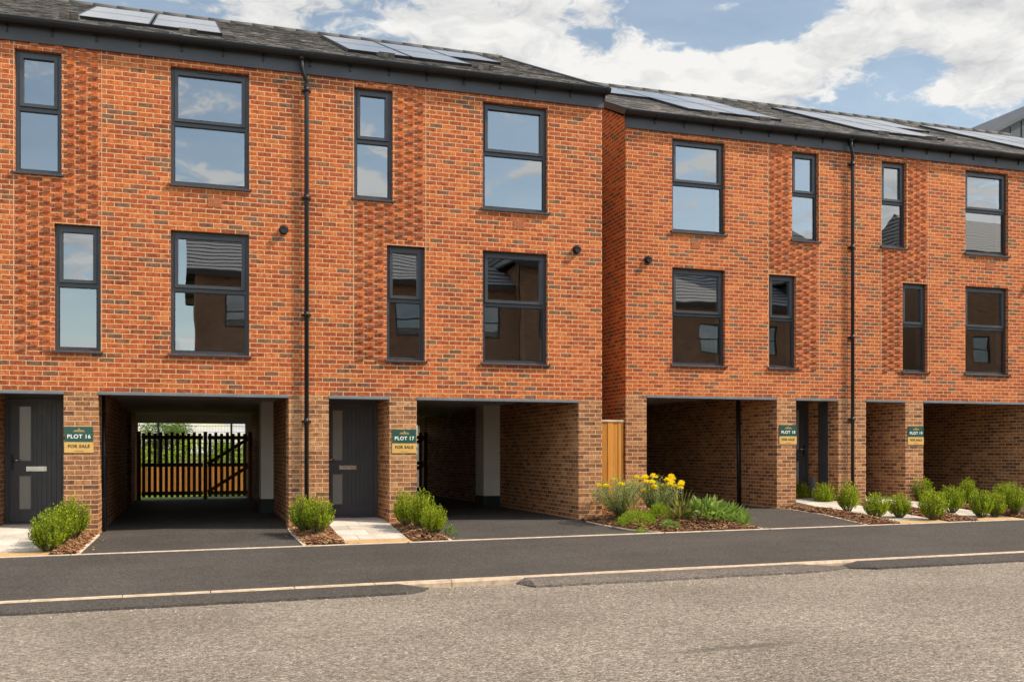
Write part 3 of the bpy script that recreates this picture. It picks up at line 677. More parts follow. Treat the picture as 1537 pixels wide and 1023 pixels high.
# planting beds: soil, bark chips and a concrete edging
def inside(p, poly):
    r = False
    for i in range(len(poly)):
        (x1, y1), (x2, y2) = poly[i], poly[i-1]
        if (y1 > p[1]) != (y2 > p[1]) and p[0] < (x2-x1)*(p[1]-y1)/(y2-y1)+x1: r = not r
    return r
def edged(p, poly):
    d = 9
    for i in range(len(poly)):
        a, c = Vector(poly[i-1]), Vector(poly[i]); t = max(0, min(1, (Vector(p)-a).dot(c-a)/max(1e-9, (c-a).length_squared))); d = min(d, (a+t*(c-a)-Vector(p)).length)
    return d
def bed_z(x, y, poly, z=zg): return z(x, y)+.02+.10*min(1, edged((x, y), poly)/.45)
def bed(poly, dens, kerb_edges):
    b = MB(); xs = [p[0] for p in poly]; ys = [p[1] for p in poly]; A = 0
    for i in range(len(poly)): A += poly[i-1][0]*poly[i][1]-poly[i][0]*poly[i-1][1]
    A = abs(A)/2
    import bmesh
    st = .12
    cx0 = sum(xs)/len(xs); cy0 = sum(ys)/len(ys)
    for i in range(len(poly)):                     # rings that rise towards the middle
        p, q = poly[i-1], poly[i]; prev = None
        for t in (0, .25, .6, 1):
            a = (p[0]+(cx0-p[0])*t, p[1]+(cy0-p[1])*t); c = (q[0]+(cx0-q[0])*t, q[1]+(cy0-q[1])*t)
            cur = [(*a, bed_z(*a, poly)-.012), (*c, bed_z(*c, poly)-.012)]
            if prev: b.face([prev[0], prev[1], cur[1], cur[0]] if t < 1 else [prev[0], prev[1], cur[0]], (0, 0, 1))
            prev = cur
    tag(b.build('bed_soil', M['soil']), kind='structure')
    b = MB(); n = 0
    while n < dens*A:
        x, y = rnd.uniform(min(xs), max(xs)), rnd.uniform(min(ys), max(ys))
        if not inside((x, y), poly): continue
        n += 1; L = rnd.uniform(.018, .055); a = rnd.uniform(0, 6.28); w = L*rnd.uniform(.25, .5); tl = rnd.uniform(-.5, .5)
        z = bed_z(x, y, poly)+rnd.uniform(-.008, .022)
        ax = Vector((math.cos(a), math.sin(a), tl*.6))*L/2*1.3; ay = Vector((-math.sin(a), math.cos(a), rnd.uniform(-.5, .5)))*w/2; az = ax.cross(ay).normalized()*.004
        b.obox((x, y, z), ax, ay, az)
    for _ in range(int(A*26)):                     # chips kicked out over the edging
        x, y = rnd.uniform(min(xs)-.25, max(xs)+.25), rnd.uniform(max(14.5, min(ys)-.2), max(ys))
        if inside((x, y), poly) or edged((x, y), poly) > .22 or y > 16.55: continue
        L = rnd.uniform(.012, .032); a = rnd.uniform(0, 6.28)
        b.obox((x, y, zg(x, y)+.035 if abs(x-round(x)) < 0 else zg(x, y)+.022), (math.cos(a)*L/2, math.sin(a)*L/2, 0), (-math.sin(a)*L*.18, math.cos(a)*L*.18, .002), (0, 0, .004))
    tag(b.build('bark_mulch', M['mulch']), kind='stuff')
    if kerb_edges:
        b = MB()
        for i0, i1 in kerb_edges:
            p, q = Vector(poly[i0]), Vector(poly[i1]); d = (q-p).normalized(); nrm = Vector((-d.y, d.x))*.025; mid = (p+q)/2; L = (q-p)/2
            dz = (zg(*q)-zg(*p))/2
            b.obox((mid.x, mid.y, (zg(*p)+zg(*q))/2-.06), (L.x, L.y, dz), (nrm.x, nrm.y, 0), (0, 0, .075))
        tag(b.build('edging', M['edge']), kind='structure')
c16 = X16+1.947; c16r = X16+4.813; c17 = X17+1.84; c17r = X17+4.776
B1 = [(X16+1.47, Y1-.01), (c16, Y1-.01), (c16-.02, 16.2), (c16-.12, 14.80), (X16+1.47, 14.80)]
B2 = [(c16r, Y1-.01), (X17+.36, Y1-.01), (X17+.36, 14.80), (c16r+.05, 14.80), (c16r+.0, 16.2)]
B3 = [(X17+1.38, Y1-.01), (c17, Y1-.01), (c17+.04, 16.2), (c17+.12, 14.80), (X17+1.38, 14.80)]
B4 = [(c17r+.03, Y1-.01), (7.10, Y1-.01), (7.10, 18.0), (8.62, 17.99), (8.70, 17.2), (8.95, 15.6), (9.25, 14.80), (7.35, 14.80), (6.98, 15.2), (6.78, 15.8), (6.68, 16.3)]
B5 = [(X18-1.80, Y2-.01), (X18-1.35, Y2-.01), (X18-1.35, 14.80), (X18-2.05, 14.80), (X18-1.95, 16.2), (X18-1.84, 17.4)]
B6 = [(X18-.30, Y2-.01), (X18+.38, Y2-.01), (X18+.38, 14.80), (X18-.30, 14.80)]
B7 = [(X18+1.41, Y2-.01), (X18+1.88, Y2-.01), (X18+1.95, 16.8), (X18+2.0, 14.80), (X18+1.41, 14.80)]
bed(B1, 900, [(1, 2), (2, 3)]); bed(B2, 900, [(3, 4), (4, 0)]); bed(B3, 900, [(1, 2), (2, 3)])
bed(B4, 620, [(3, 4), (4, 5), (5, 6), (7, 8), (8, 9), (9, 10)]); bed(B5, 620, [(3, 4), (4, 5), (5, 0)]); bed(B6, 620, []); bed(B7, 620, [(1, 2), (2, 3)])
BEDS = [B1, B2, B3, B4, B5, B6, B7]
def soilz(x, y):
    for p in BEDS:
        if inside((x, y), p): return bed_z(x, y, p)
    return zg(x, y)
# ------------------------------------------------------------------ plants
def add_leaf(b, p, d, side, L, W, fold=.25, bend=0.):
    d = d.normalized(); side = (side-d*side.dot(d)).normalized(); up = d.cross(side)
    m = p+d*L*.5; t = p+d*L-up*bend*L
    b.face([p, m+side*W/2+up*fold*W, t]); b.face([p, t, m-side*W/2+up*fold*W])
def rdir(r): 
    z = r.uniform(-1, 1); a = r.uniform(0, 6.283); q = math.sqrt(1-z*z); return Vector((q*math.cos(a), q*math.sin(a), z))
def shrub_meshes(seed, h, w, shoots=150, per=16):
    r = random.Random(seed); b = MB(); s = MB()
    for i in range(shoots):
        a = r.uniform(0, 6.283); ct = r.uniform(-.15, 1.); pol = math.acos(ct)
        d0 = Vector((math.sin(pol)*math.cos(a), math.sin(pol)*math.sin(a), ct)); rr = r.uniform(.78, 1.08) if i % 4 else r.uniform(.45, .8)
        tip = Vector((d0.x*w*.5*rr, d0.y*w*.5*rr, h*.50+d0.z*h*.47*rr+(r.uniform(0, .05) if ct > .3 else 0)))
        base = Vector((d0.x*.03, d0.y*.03, 0)); mid = Vector((tip.x*.85, tip.y*.85, tip.z*.42+.02)); hh = h
        f = lambda t: base*(1-t)**2+mid*2*t*(1-t)+tip*t*t
        if i % 3 == 0: s.tube([f(0), f(.3), f(.6), f(.9)], [.006, .005, .004, .002], 4, False)
        for k in range(per):
            t = .35+.65*(k/(per-1))+r.uniform(-.03, .03); t = min(1, t); p = f(t); ax = (f(min(1, t+.05))-f(max(0, t-.05))).normalized()
            ph = k*2.4+i; o = Vector((math.cos(ph), math.sin(ph), 0)); d = ax*r.uniform(.5, 1.0)+o*r.uniform(.4, .7)
            add_leaf(b, p, d, ax.cross(o)+rdir(r)*.3, r.uniform(.028, .045), r.uniform(.015, .021), .2)
    return b.mesh('foliage', M['box']), s.mesh('stem', M['stem'])
SM = [shrub_meshes(k, 1., 1.) if False else shrub_meshes(k, .50+.035*(k % 3), .42+.035*(k % 2)) for k in range(4)]
_ns = [0]
def shrub(x, y, sc_, label, group):
    k = _ns[0] % 4; _ns[0] += 1
    S = empty('box_shrub', (x, y, soilz(x, y)-.01), label, 'shrub', group, rnd.uniform(0, 6.28))
    S.scale = (sc_*rnd.uniform(.95, 1.08), sc_*rnd.uniform(.95, 1.08), sc_*rnd.uniform(.95, 1.08))
    link('foliage', SM[k][0], S); link('stem', SM[k][1], S)
G1 = 'leafy green shrubs in the bark beds'
SHRUBS = [
 (-1.80, 15.05, 1.08, 'leafy green shrub nearest the kerb beside the PLOT 16 pier'), (-1.72, 15.45, 1.12, 'middle shrub of the clump below the PLOT 16 board'), (-1.56, 15.85, 1.08, 'rearmost shrub of the clump touching the PLOT 16 pier'),
 (1.76, 15.85, 1.1, 'rear shrub at the foot of the black drainpipe left of the grey PLOT 17 door'), (1.92, 15.45, 1.05, 'front shrub by the PLOT 17 path, in front of the drainpipe'),
 (3.42, 16.1, 1.05, 'rear shrub against the PLOT 17 pier'), (3.58, 15.65, 1.05, 'middle shrub of three beside the PLOT 17 path'), (3.66, 15.15, .86, 'smallest front shrub of three beside the PLOT 17 path'),
]
for q in SHRUBS: shrub(*q, G1)
def gp(u, v):                                     # ground point seen at a photo pixel (solved on the bed surface)
    f, th, H = 1506, R(18), 1.24; z0 = .1
    for _ in range(6):
        z = f*(H-z0)/(v-680); xr = (u-768)/f; x, y = z*(math.sin(th)+xr*math.cos(th)), z*(math.cos(th)-xr*math.sin(th)); z0 = zg(x, y)+.06
    return x, y
RB = [(1200, 753, 1.08, 'round shrub at the left end of the right-hand bed, under the PLOT 18 board'), (1236, 756, 1.0, 'small shrub in front of the PLOT 18 doorway'), (1273, 763, 1.02, 'shrub just in front of the set-back terrace\'s drainpipe'),
 (1315, 768, 1.0, 'shrub at the front edge, beside the path left of the PLOT 19 doorway'), (1349, 770, 1.0, 'shrub fourth along the front edge, below the PLOT 19 doorway'), (1401, 779, 1.12, 'tall shrub nearest the pavement at the tip of the bark bed'),
 (1302, 746, 1.0, 'shrub against the wall just right of the drainpipe'), (1337, 746, 1.1, 'tallest rear shrub in the PLOT 19 doorway'), (1380, 752, 1.2, 'wide rear shrub below the PLOT 19 board'),
 (1428, 761, 1.05, 'bushy shrub just right of the tall one at the bark bed tip'), (1452, 754, .95, 'half hidden rear shrub in front of the rightmost carport'), (1472, 766, 1.02, 'middle shrub of the clump in front of the rightmost carport'),
 (1494, 767, .95, 'shrub beside the stepping slab before the rightmost carport'), (1506, 755, 1.0, 'rear shrub close to the photo\'s right edge'), (1522, 770, 1.02, 'front shrub closest to the photo\'s right edge')]
for u, v, s_, lab in RB:
    x, y = gp(u, v); shrub(x, y, s_*1.0, lab, G1)
def plant(name, label, cat, x, y, parts, group='mixed plants in the corner bed', rz=0, s=1.):
    P = empty(name, (x, y, soilz(x, y)-.01), label, cat, group, rz); P.scale = (s, s, s)
    for nm, mb, mat in parts: mb.build(nm, mat, P)
    return P
def silver_bush(seed, h, w, n=70, flowers=16):
    r = random.Random(seed); f = MB(); st = MB(); fl = MB()
    for i in range(n):
        a = r.uniform(0, 6.283); q = math.sqrt(r.random()); tip = Vector((math.cos(a)*q*w/2, math.sin(a)*q*w/2, h*(1-.35*q*q)*r.uniform(.7, 1)))
        g = lambda t: Vector((tip.x*t**.8, tip.y*t**.8, tip.z*t))
        if i % 2 == 0: st.tube([g(.02), g(.5), g(1)], [.005, .004, .002], 4, False)
        for k in range(22):
            t = .25+.75*k/21; p = g(t); ph = k*2.4+i; d = Vector((math.cos(ph), math.sin(ph), .7))
            add_leaf(f, p, d, Vector((-math.sin(ph), math.cos(ph), 0)), r.uniform(.05, .085), r.uniform(.010, .016))
        if i < flowers:
            ft = tip+Vector((r.uniform(-.03, .1), r.uniform(-.05, .03), r.uniform(.02, .15))); st.tube([tip, ft], .003, 4, False)
            for k in range(70):
                d = rdir(r); d.z = abs(d.z)*.8; add_leaf(fl, ft+d*r.uniform(.012, .048), d, rdir(r), .032, .024)
    return [('foliage', f, M['grey']), ('stem', st, M['stem']), ('flower_head', fl, M['yel'])]
def strap(seed, n, L, mat, W=.03, spread=1., droop=.7, up=.5):
    r = random.Random(seed); b = MB()
    for i in range(n):
        a = i*2.399+r.uniform(-.2, .2); el = up+(1-up)*r.random()**.7
        d = Vector((math.cos(a)*spread*(1.2-el), math.sin(a)*spread*(1.2-el), el)).normalized(); ln = L*r.uniform(.65, 1.05); sd = Vector((-math.sin(a), math.cos(a), 0)); pts = []
        for k in range(6):
            t = k/5; p = d*ln*t; p = p+Vector((0, 0, -droop*ln*t*t*.45*(1.1-el))); pts.append((p, W*(1-t)**.6*(.5+.5*min(1, t*4))))
        for k in range(5):
            (p, w1), (q, w2) = pts[k], pts[k+1]; b.face([p-sd*w1/2, p+sd*w1/2, q+sd*w2/2, q-sd*w2/2])
    return [('foliage', b, mat)]
def mound(seed, h, w, n, L, W, mat, up=.5, rise=1.):
    r = random.Random(seed); b = MB()
    for i in range(n):
        d = rdir(r); d.z = abs(d.z); rr = r.uniform(.3, 1)**.4
        p = Vector((d.x*w/2*rr, d.y*w/2*rr, d.z*h*rr*.9)); dd = (d+Vector((0, 0, up))+rdir(r)*.45)
        add_leaf(b, p, dd, rdir(r), L*r.uniform(.6, 1.1), W*r.uniform(.7, 1.1), .15, r.uniform(0, .3))
    return [('foliage', b, mat)]
PL = [('flowering_bush', 'silver-leaved bush with yellow flower heads against the wooden fence', 'bush', 930, 784, lambda: silver_bush(3, .74, 1.1, 150, 6)),
 ('flowering_bush', 'silver-leaved bush with the most yellow flower heads, in the middle of the corner bed', 'bush', 985, 780, lambda: silver_bush(4, .74, .95, 130, 22)),
 ('dried_grass', 'straw-coloured grass tuft between the silver bushes', 'grass tuft', 950, 788, lambda: strap(5, 60, .52, M['straw'], .016, 1., .6, .35)),
 ('lime_mound', 'low lime green mound at the front left of the corner bed', 'plant', 955, 792, lambda: mound(6, .24, .66, 1200, .06, .010, M['lime'])),
 ('lime_mound', 'rounder lime green mound left of the strap-leaved plant', 'plant', 990, 789, lambda: mound(7, .30, .42, 1000, .06, .010, M['lime'])),
 ('strap_plant', 'striped strap-leaved plant with stiff spiky leaves in the corner bed', 'plant', 1020, 790, lambda: strap(8, 52, .66, M['cord'], .042, 1.1, .5, .42)),
 ('broadleaf_clump', 'broad-leaved green clump right of the spiky strap-leaved plant', 'plant', 1058, 787, lambda: mound(9, .32, .74, 330, .19, .060, M['mid'], .1)),
 ('broadleaf_clump', 'long-leaved green clump at the middle right of the corner bed', 'plant', 1085, 784, lambda: mound(10, .30, .70, 300, .21, .050, M['mid'], .15)),
 ('grass_tuft', 'fine green tuft at the right tip of the corner bed', 'grass tuft', 1118, 790, lambda: strap(11, 90, .36, M['mid'], .012, 1., .5, .4)),
 ('ground_cover_sprig', 'tiny lime sprig at the bed edge under the silver bush', 'plant', 962, 798, lambda: mound(12, .10, .16, 110, .05, .014, M['lime'])),
 ('ground_cover_sprig', 'small dark green sprig in front of the strap-leaved plant', 'plant', 1005, 795, lambda: mound(13, .12, .28, 160, .07, .024, M['mid'])),
]
for nm, lab, cat, u, v, fn in PL:
    x, y = gp(u, v); plant(nm, lab, cat, x, y, fn())
x, y = gp(676, 803); plant('ground_cover_sprig', 'small green sprig beside the smallest shrub by the PLOT 17 drive', 'plant', x, y, mound(14, .16, .16, 130, .07, .014, M['mid'], .9))
# ------------------------------------------------------------------ fences and gates
F = empty('timber_fence', (7.16, Y2+.05, .05), 'orange pine board fence closing the gap between the two terraces', 'fence')
b = MB(); x = .0
for i in range(9):
    w = 1.00/9; b.box(i*w+.002, (i+1)*w-.002, -.012+(i % 2)*.008, .012, -.2, 1.80+rnd.random()*.003)
b.build('board_panel', M['pine'], F)
b = MB(); b.box(-.01, 1.01, -.025, .03, 1.806, 1.845); b.build('capping', M['edge'], F)
b = MB(); b.box(.0, 1.0, .014, .05, .4, .48); b.box(0, 1.0, .014, .05, 1.4, 1.48); b.build('rail', M['pine'], F)
def slat_gate(x0, x1, y, z, xm, label, part):
    G = empty('slatted_gate', (x0, y, z), label, 'gate')
    w = x1-x0; mm = xm-x0
    for a in (0, mm-.05, w-.09):
        b = MB(); b.box(a, a+.10, -.04, .06, -.2, 1.83); b.build('post', M['dkwood'], G)
    for a, c, nm in ((.11, mm-.06, 'fixed_panel'), (mm+.06, w-.10, 'gate_leaf')):
        b = MB(); n = int((c-a)/.142)
        for i in range(n):
            xa = a+(c-a)*(i+.12)/n; b.box(xa, xa+.084, -.02, .0, .065, 1.78+(.03 if i % 2 else 0))
        P_ = b.build(nm, M['dkwood'], G)
        b = MB()
        for zz in (.12, .88, 1.62): b.box(a, c, .001, .045, zz, zz+.10)
        if nm == 'gate_leaf':
            for z0_, z1_ in ((.2, .88), (.96, 1.64)):
                d = Vector((c-a, 0, z1_-z0_)); L = d.length/2; d.normalize(); b.obox(((a+c)/2, -.035, (z0_+z1_)/2), d*L, (0, .014, 0), Vector((-d.z, 0, d.x))*.045)
        b.build('rail', M['dkwood'], P_)
    return G
slat_gate(-1.24, 1.72, 28.45, .0, .50, 'dark slatted timber gate with diagonal braces closing the open carport', 1)
slat_gate(c17-.02, c17r, 28.45, .03, c17+1.6, 'slatted gate seen only as a sliver beside the carport with the deep brick side wall', 1)
F = empty('timber_fence', (-6, 34.5, -.2), 'low orange board fence behind the slatted gate', 'fence')
b = MB()
for i in range(180): b.box(i*.12+.003, i*.12+.117, -.012+(i % 2)*.01, .01, .10, 1.0+TILT*(i*.12-6))
b.build('board_panel', M['fence'], F)
F = empty('mesh_fence', (-6, 37, .0), 'tall dark wire mesh security fence behind the gardens', 'fence')
for i in range(10):
    b = MB(); b.box(i*2.45+.15, i*2.45+.22, -.03, .03, 0, 2.55); b.build('post', M['black'], F)
b = MB()
for k in range(12): b.tube([(0, 0, .2+k*.2), (23, 0, .2+k*.2)], .006, 4, False)
for i in range(230): b.tube([(i*.1, .008, .1), (i*.1, .008, 2.5)], .0025, 3, False)
b.build('wire_mesh', M['black'], F)
# ------------------------------------------------------------------ trees
def tree_meshes(seed, h, w, leaves, L, th=.35):
    r = random.Random(seed); t = MB(); f = MB(); tips = []
    t.tube([(0, 0, -.2), (.05, 0, h*th*.5), (0, .04, h*th), (.02, 0, h*.75)], [h*.03, h*.025, h*.02, h*.006], 8, False)
    for i in range(26):
        a = i*2.4; z0 = h*r.uniform(th*.8, .7); e = Vector((math.cos(a)*w/2*r.uniform(.4, .95), math.sin(a)*w/2*r.uniform(.4, .95), z0+h*r.uniform(.02, .32)))
        p0 = Vector((0, 0, z0)); m = (p0+e)/2+Vector((0, 0, h*.03)); t.tube([p0, m, e], [h*.009, h*.006, h*.002], 5, False); tips += [e, m*.4+e*.6]
    tips += [Vector((r.uniform(-.2, .2)*w, r.uniform(-.2, .2)*w, h*r.uniform(.75, .95))) for _ in range(10)]
    for i in range(leaves):
        c = r.choice(tips); d = rdir(r); p = c+d*w*.16*r.random()**.5
        add_leaf(f, p, rdir(r)+Vector((0, 0, .2)), rdir(r), L*r.uniform(.6, 1.1), L*.6)
    return f.mesh('crown', M['tree']), t.mesh('trunk', M['bark'])
TM = [tree_meshes(21, 4.2, 4.6, 9000, .14, .22), tree_meshes(22, 3.0, 4.0, 8000, .13, .18)]
for k, x, y, s_, lab in ((0, -1.0, 52, .68, 'rounded green tree seen through the carport above the slatted gate'), (1, 2.0, 56, .60, 'low tree showing as a small hump above the gate right of the rounded one'), (1, 9.6, 54, .6, 'low tree behind the carport with the white boxed column')):
    T = empty('tree', (x, y, 0), lab, 'tree', 'trees beyond the garden fence', k*1.7+x); T.scale = (s_,)*3
    link('crown', TM[k][0], T); link('trunk', TM[k][1], T)
HG = MB(); r = random.Random(5)
for i in range(16000):
    x = r.uniform(-9, 18); z = r.random(); y = 41+r.uniform(-.7, .7)
    top = 1.75+.25*math.sin(x*1.3)+.15*math.sin(x*3.7+1)
    add_leaf(HG, Vector((x, y, -.1+z*top)), rdir(r)+Vector((0, 0, .3)), rdir(r), r.uniform(.08, .16), .07)
tag(HG.build('hedge', M['lime']), 'long bright green hedge behind the wire mesh fence', 'hedge')
# ------------------------------------------------------------------ neighbours
def gable_clad():
    B = empty('clad_building', (30.0, 33, 0), 'dark metal-clad gabled building rising behind the far roof at the top right', 'building')
    b = MB(); W, zr, ze, D = 14, 17.2, 13.6, 10
    b.face([(0, 0, 0), (W, 0, 0), (W, 0, ze), (W/2, 0, zr), (0, 0, ze)], (0, -1, 0)); b.face([(0, 0, 0), (0, D, 0), (0, D, ze), (0, 0, ze)], (-1, 0, 0)); b.face([(W, 0, 0), (W, D, 0), (W, D, ze), (W, 0, ze)], (1, 0, 0)); b.face([(0, D, 0), (W, D, 0), (W, D, ze), (W/2, D, zr), (0, D, ze)], (0, 1, 0))
    b.build('wall', M['clad'], B)
    b = MB()
    for s in (-1, 1):
        x0, x1 = (W/2, -.25) if s < 0 else (W/2, W+.25); z1 = ze-.25*(zr-ze)/(W/2)
        b.obox(((x0+x1)/2, D/2, (zr+z1)/2+.06), ((x1-x0)/2, 0, (z1-zr)/2), (0, D/2+.25, 0), Vector((-(z1-zr)/2, 0, (x1-x0)/2)).normalized()*.07)
    b.build('roof', M['fascia'], B)
    b = MB()
    for i in range(1, 24):
        x = W*i/24; zt = ze+(zr-ze)*(1-abs(x-W/2)/(W/2))-.12; b.box(x-.012, x+.012, -.03, -.001, 8, zt)
    b.build('seam', M['fascia'], B)
gable_clad()
def tiles():
    t = NT('pale_roof_tile', .7, .3); uv = t.n('ShaderNodeUVMap').outputs[0]; sp = t.n('ShaderNodeSeparateXYZ', {0: uv}); f = t.m_('FRACT', t.m_('DIVIDE', sp.outputs[1], .42))
    t.col(t.ramp(f, [(0, (.02, .02, .02)), (.28, (.05, .05, .05)), (.42, (.42, .41, .40)), (1, (.50, .49, .48))])); t.bump(f, 1, .03); return t.m
M['tiles'] = tiles()
def opposite(x0, x1, y, ze, zr, label, hip=True, wall=None):
    B = empty('opposite_house', (x0, y, 0), label, 'house', 'houses across the street'); W = x1-x0; D = 9; uvo = (.3, .2)
    b = MB(uvo); wins = []
    n = max(2, int(W/3))
    for i in range(n):
        for z0 in (1.0, 3.8, 6.3): 
            c = W*(i+.5)/n; wins.append((c-.6, c+.6, z0, z0+1.5))
    holed(b, 0, W, -.8, ze, wins, 0, -.12, (0, 1, 0)); b.box(0, W, -D, -.13, -.8, ze, '+y'); b.build('wall', wall or M['shade_brick'], B)
    for w in wins:
        b = MB(); frame_rect(b, 1.2, 1.5, .07, -.12, -.06, (w[0]+w[1])/2, w[2]); b.box(w[0]+.07, w[1]-.07, -.11, -.07, w[2]+.72, w[2]+.78)
        f = b.build('window', M['frame'], B); b = MB(); b.box(w[0]+.06, w[1]-.06, -.10, -.095, w[2]+.06, w[3]-.06); b.build('pane', M['glass'], f)
    b = MB(); e = .35; hl, hd = (0., (zr-ze)*1.2 if hip else 0.)
    A = [(-e, e, ze), (W+e, e, ze), (W+e, -D-e, ze), (-e, -D-e, ze)]; r0, r1 = (hl-(e if not hl else 0), -D/2, zr), (W-hd, -D/2, zr)
    sl = math.hypot(D/2+e, zr-ze)
    b.face([A[0], A[1], r1, r0], (0, 1, 1), [(0, 0), (W, 0), (W-hd, sl), (hd, sl)]); b.face([A[2], A[3], r0, r1], (0, -1, 1), [(0, 0), (W, 0), (W-hd, sl), (hd, sl)])
    b.face([A[1], A[2], r1], (1, 0, 1 if hip else 0), [(0, 0), (D, 0), (D/2, sl)]); b.face([A[3], A[0], r0], (-1, 0, 1 if hip else 0), [(0, 0), (D, 0), (D/2, sl)])
    b.build('roof', M['tiles'], B)
    b = MB(); b.box(-e, W+e, e-.03, e, ze-.22, ze-.005); b.box(-e, W+e, .001, e-.031, ze-.05, ze-.006); b.build('fascia', M['fascia'], B)
opposite(.35, 14.4, -9, 8.6, 11.4, 'brick house across the street with a pale tiled hipped roof')
opposite(13.9, 20.0, -8.2, 9.6, 13.0, 'narrow taller brick house across the street with a plain gable', False, M['shade_brick'])
opposite(20.3, 30.2, -9, 8.8, 11.8, 'long brick house across the street with tiled roof and plain ends', False)
opposite(30.4, 35.8, -9.4, 10.2, 16.0, 'dark-clad house across the street with a steep roof', True, M['clad'])
opposite(40.6, 52, -9.2, 12.5, 15.5, 'tall brick block across the street beyond the trees', False)
for x, y, s_ in ((37.6, -8.6, 1.25), (39.2, -10, 1.35)):
    T = empty('tree', (x, y, 0), 'leafy tree across the street reflected in a narrow window', 'tree', 'trees across the street'); T.scale = (s_,)*3
    link('crown', TM[0][0], T); link('trunk', TM[0][1], T)
# ------------------------------------------------------------------ light, sky, camera
sd = Vector((.9, -.42, 1.0)).normalized()
el = math.asin(sd.z); az = math.atan2(sd.x, sd.y)
sun = bpy.data.lights.new('sun', 'SUN'); sun.energy = 4.1; sun.angle = R(.5); sun.color = (1, .88, .72)
so = bpy.data.objects.new('sun', sun); col.objects.link(so); so.rotation_euler = sd.to_track_quat('Z', 'Y').to_euler()
W = bpy.data.worlds.new('World'); sc.world = W; W.use_nodes = True; nt = W.node_tree; bg = nt.nodes['Background']
class WN(NT):
    def __init__(s): s.t = nt
w = WN()
sky = w.n('ShaderNodeTexSky', sky_type='NISHITA', sun_disc=False, sun_elevation=el, sun_rotation=az, air_density=1.0, dust_density=.6, ozone_density=1.2)
dirv = w.n('ShaderNodeTexCoord').outputs['Generated']
sp = w.n('ShaderNodeSeparateXYZ', {0: dirv})
den = w.m_('ADD', w.m_('MAXIMUM', sp.outputs[2], .0), .16)
pl = w.n('ShaderNodeCombineXYZ', {0: w.m_('DIVIDE', sp.outputs[0], den), 1: w.m_('DIVIDE', sp.outputs[1], den), 2: .37}).outputs[0]
warp = w.n('ShaderNodeVectorMath', {0: w.noise(3.2, 4, .6, vec=pl, out=1), 'Scale': .34}, operation='SCALE').outputs[0]
pw = w.n('ShaderNodeVectorMath', {0: pl, 1: warp}, operation='ADD').outputs[0]
n1 = w.m_('ADD', w.m_('MULTIPLY', w.noise(2.6, 10, .6, vec=pw), .6), w.m_('MULTIPLY', w.noise(8., 8, .62, vec=pw), .4))
south = w.n('ShaderNodeMapRange', {'Value': sp.outputs[1], 'From Min': .15, 'From Max': -.25, 'To Min': 0., 'To Max': -.045}, interpolation_type='SMOOTHSTEP').outputs[0]
n1 = w.m_('MULTIPLY_ADD', w.m_('SUBTRACT', n1, .5), 1.9, .5)
n1 = w.m_('ADD', n1, south)
def patch(u, v, rx, rz, amt):
    xr = (u-768)/1506; d = Vector((math.sin(R(18))+xr*math.cos(R(18)), math.cos(R(18))-xr*math.sin(R(18)), (680-v)/1506)).normalized()
    q = w.n('ShaderNodeVectorMath', {0: dirv, 1: d}, operation='SUBTRACT').outputs[0]
    q = w.n('ShaderNodeVectorMath', {0: q, 1: (1/rx, 1/rx, 1/rz)}, operation='MULTIPLY').outputs[0]
    L = w.n('ShaderNodeVectorMath', {0: q}, operation='LENGTH').outputs['Value']
    return w.n('ShaderNodeMapRange', {'Value': L, 'From Min': .25, 'From Max': 1.25, 'To Min': amt, 'To Max': 0.}, interpolation_type='SMOOTHSTEP').outputs[0]
tot = n1
for p in ((1075, 15, .105, .034, -.20), (1000, 5, .06, .03, -.09), (1345, 140, .05, .05, -.17), (1255, 185, .10, .018, -.10), (1400, 188, .07, .02, -.16), (1240, 5, .035, .012, -.09), (270, 0, .05, .02, -.09), (640, 5, .03, .012, -.07),
          (850, 70, .17, .06, .11), (1160, 110, .09, .035, .14), (1470, 135, .07, .03, .13), (620, 30, .2, .04, .07), (1300, 55, .08, .03, .07), (1480, 45, .08, .03, .11), (400, 20, .1, .04, .08)):
    tot = w.m_('ADD', tot, patch(*p))
mask = w.n('ShaderNodeMapRange', {'Value': tot, 'From Min': .44, 'From Max': .58}, interpolation_type='SMOOTHSTEP').outputs[0]
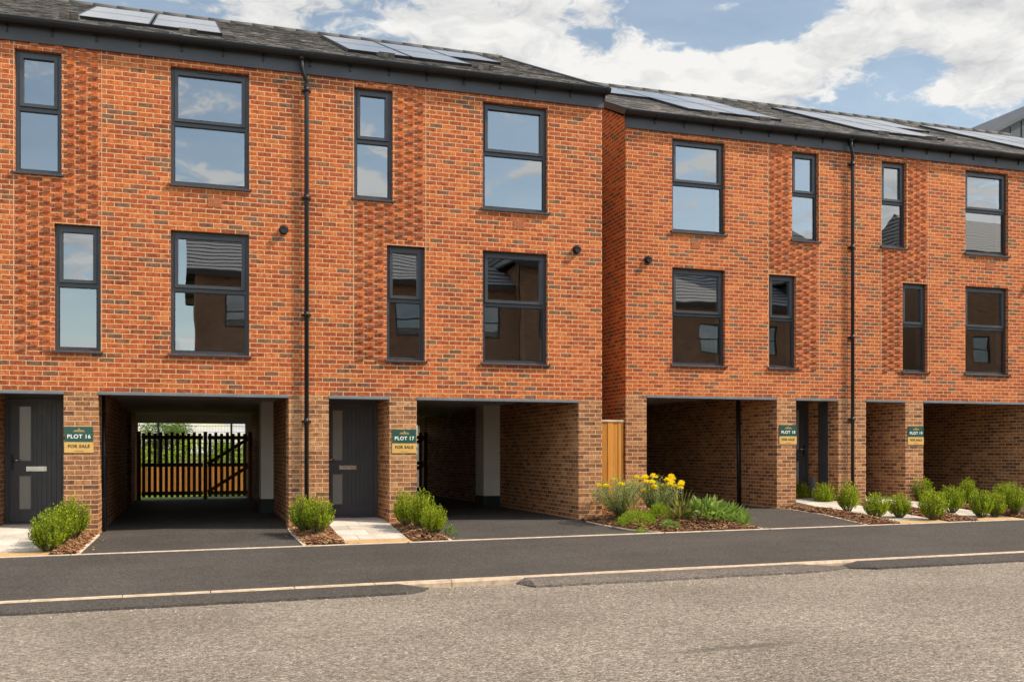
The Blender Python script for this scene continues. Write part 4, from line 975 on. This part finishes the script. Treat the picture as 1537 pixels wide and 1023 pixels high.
pz = w.n('ShaderNodeVectorMath', {0: pw, 'Scale': .965}, operation='SCALE').outputs[0]     # the same cloud a little nearer the zenith: tops catch the light
lo_ = lambda v: w.m_('ADD', w.m_('MULTIPLY', w.noise(2.6, 6, .58, vec=v), .65), w.m_('MULTIPLY', w.noise(8., 5, .6, vec=v), .35))
shade = w.m_('MULTIPLY_ADD', w.m_('SUBTRACT', lo_(pw), lo_(pz)), 2.6, .56)
cl = w.ramp(shade, [(.22, (2.9, 2.95, 3.05)), (.48, (3.95, 3.95, 3.92)), (.72, (4.8, 4.75, 4.62))])
hz = w.n('ShaderNodeMapRange', {'Value': sp.outputs[2], 'From Min': -.02, 'From Max': .0}).outputs[0]
mask = w.m_('MULTIPLY', w.m_('MULTIPLY_ADD', mask, .86, .14), hz)
c = w.mix(mask, w.mix(1., sky.outputs[0], (1., .92, .78), 'MULTIPLY'), cl)
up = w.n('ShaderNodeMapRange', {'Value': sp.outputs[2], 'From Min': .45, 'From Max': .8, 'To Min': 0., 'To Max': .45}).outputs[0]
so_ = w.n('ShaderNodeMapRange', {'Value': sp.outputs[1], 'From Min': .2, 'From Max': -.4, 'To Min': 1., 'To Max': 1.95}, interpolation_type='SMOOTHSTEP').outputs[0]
bo = w.m_('ADD', so_, up)                            # extra sky brightness behind the camera and overhead, added to lift the carport interiors
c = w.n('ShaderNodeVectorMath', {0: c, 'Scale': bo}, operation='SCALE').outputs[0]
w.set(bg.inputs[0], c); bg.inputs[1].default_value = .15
cam = bpy.data.cameras.new('camera'); co = bpy.data.objects.new('camera', cam); col.objects.link(co); sc.camera = co
co.location = (0, 0, 1.24); co.rotation_euler = (R(90), 0, R(-18)); cam.sensor_width = 36; cam.lens = 1506/1537*36; cam.shift_y = (680-511.5)/1537; cam.clip_start = .1; cam.clip_end = 5000
sc.view_settings.view_transform = 'Standard'; sc.view_settings.look = 'None'; sc.view_settings.gamma = 1; sc.view_settings.exposure = .36
sc.cycles.max_bounces = 12; sc.cycles.diffuse_bounces = 8; sc.cycles.transparent_max_bounces = 12; sc.cycles.use_denoising = True
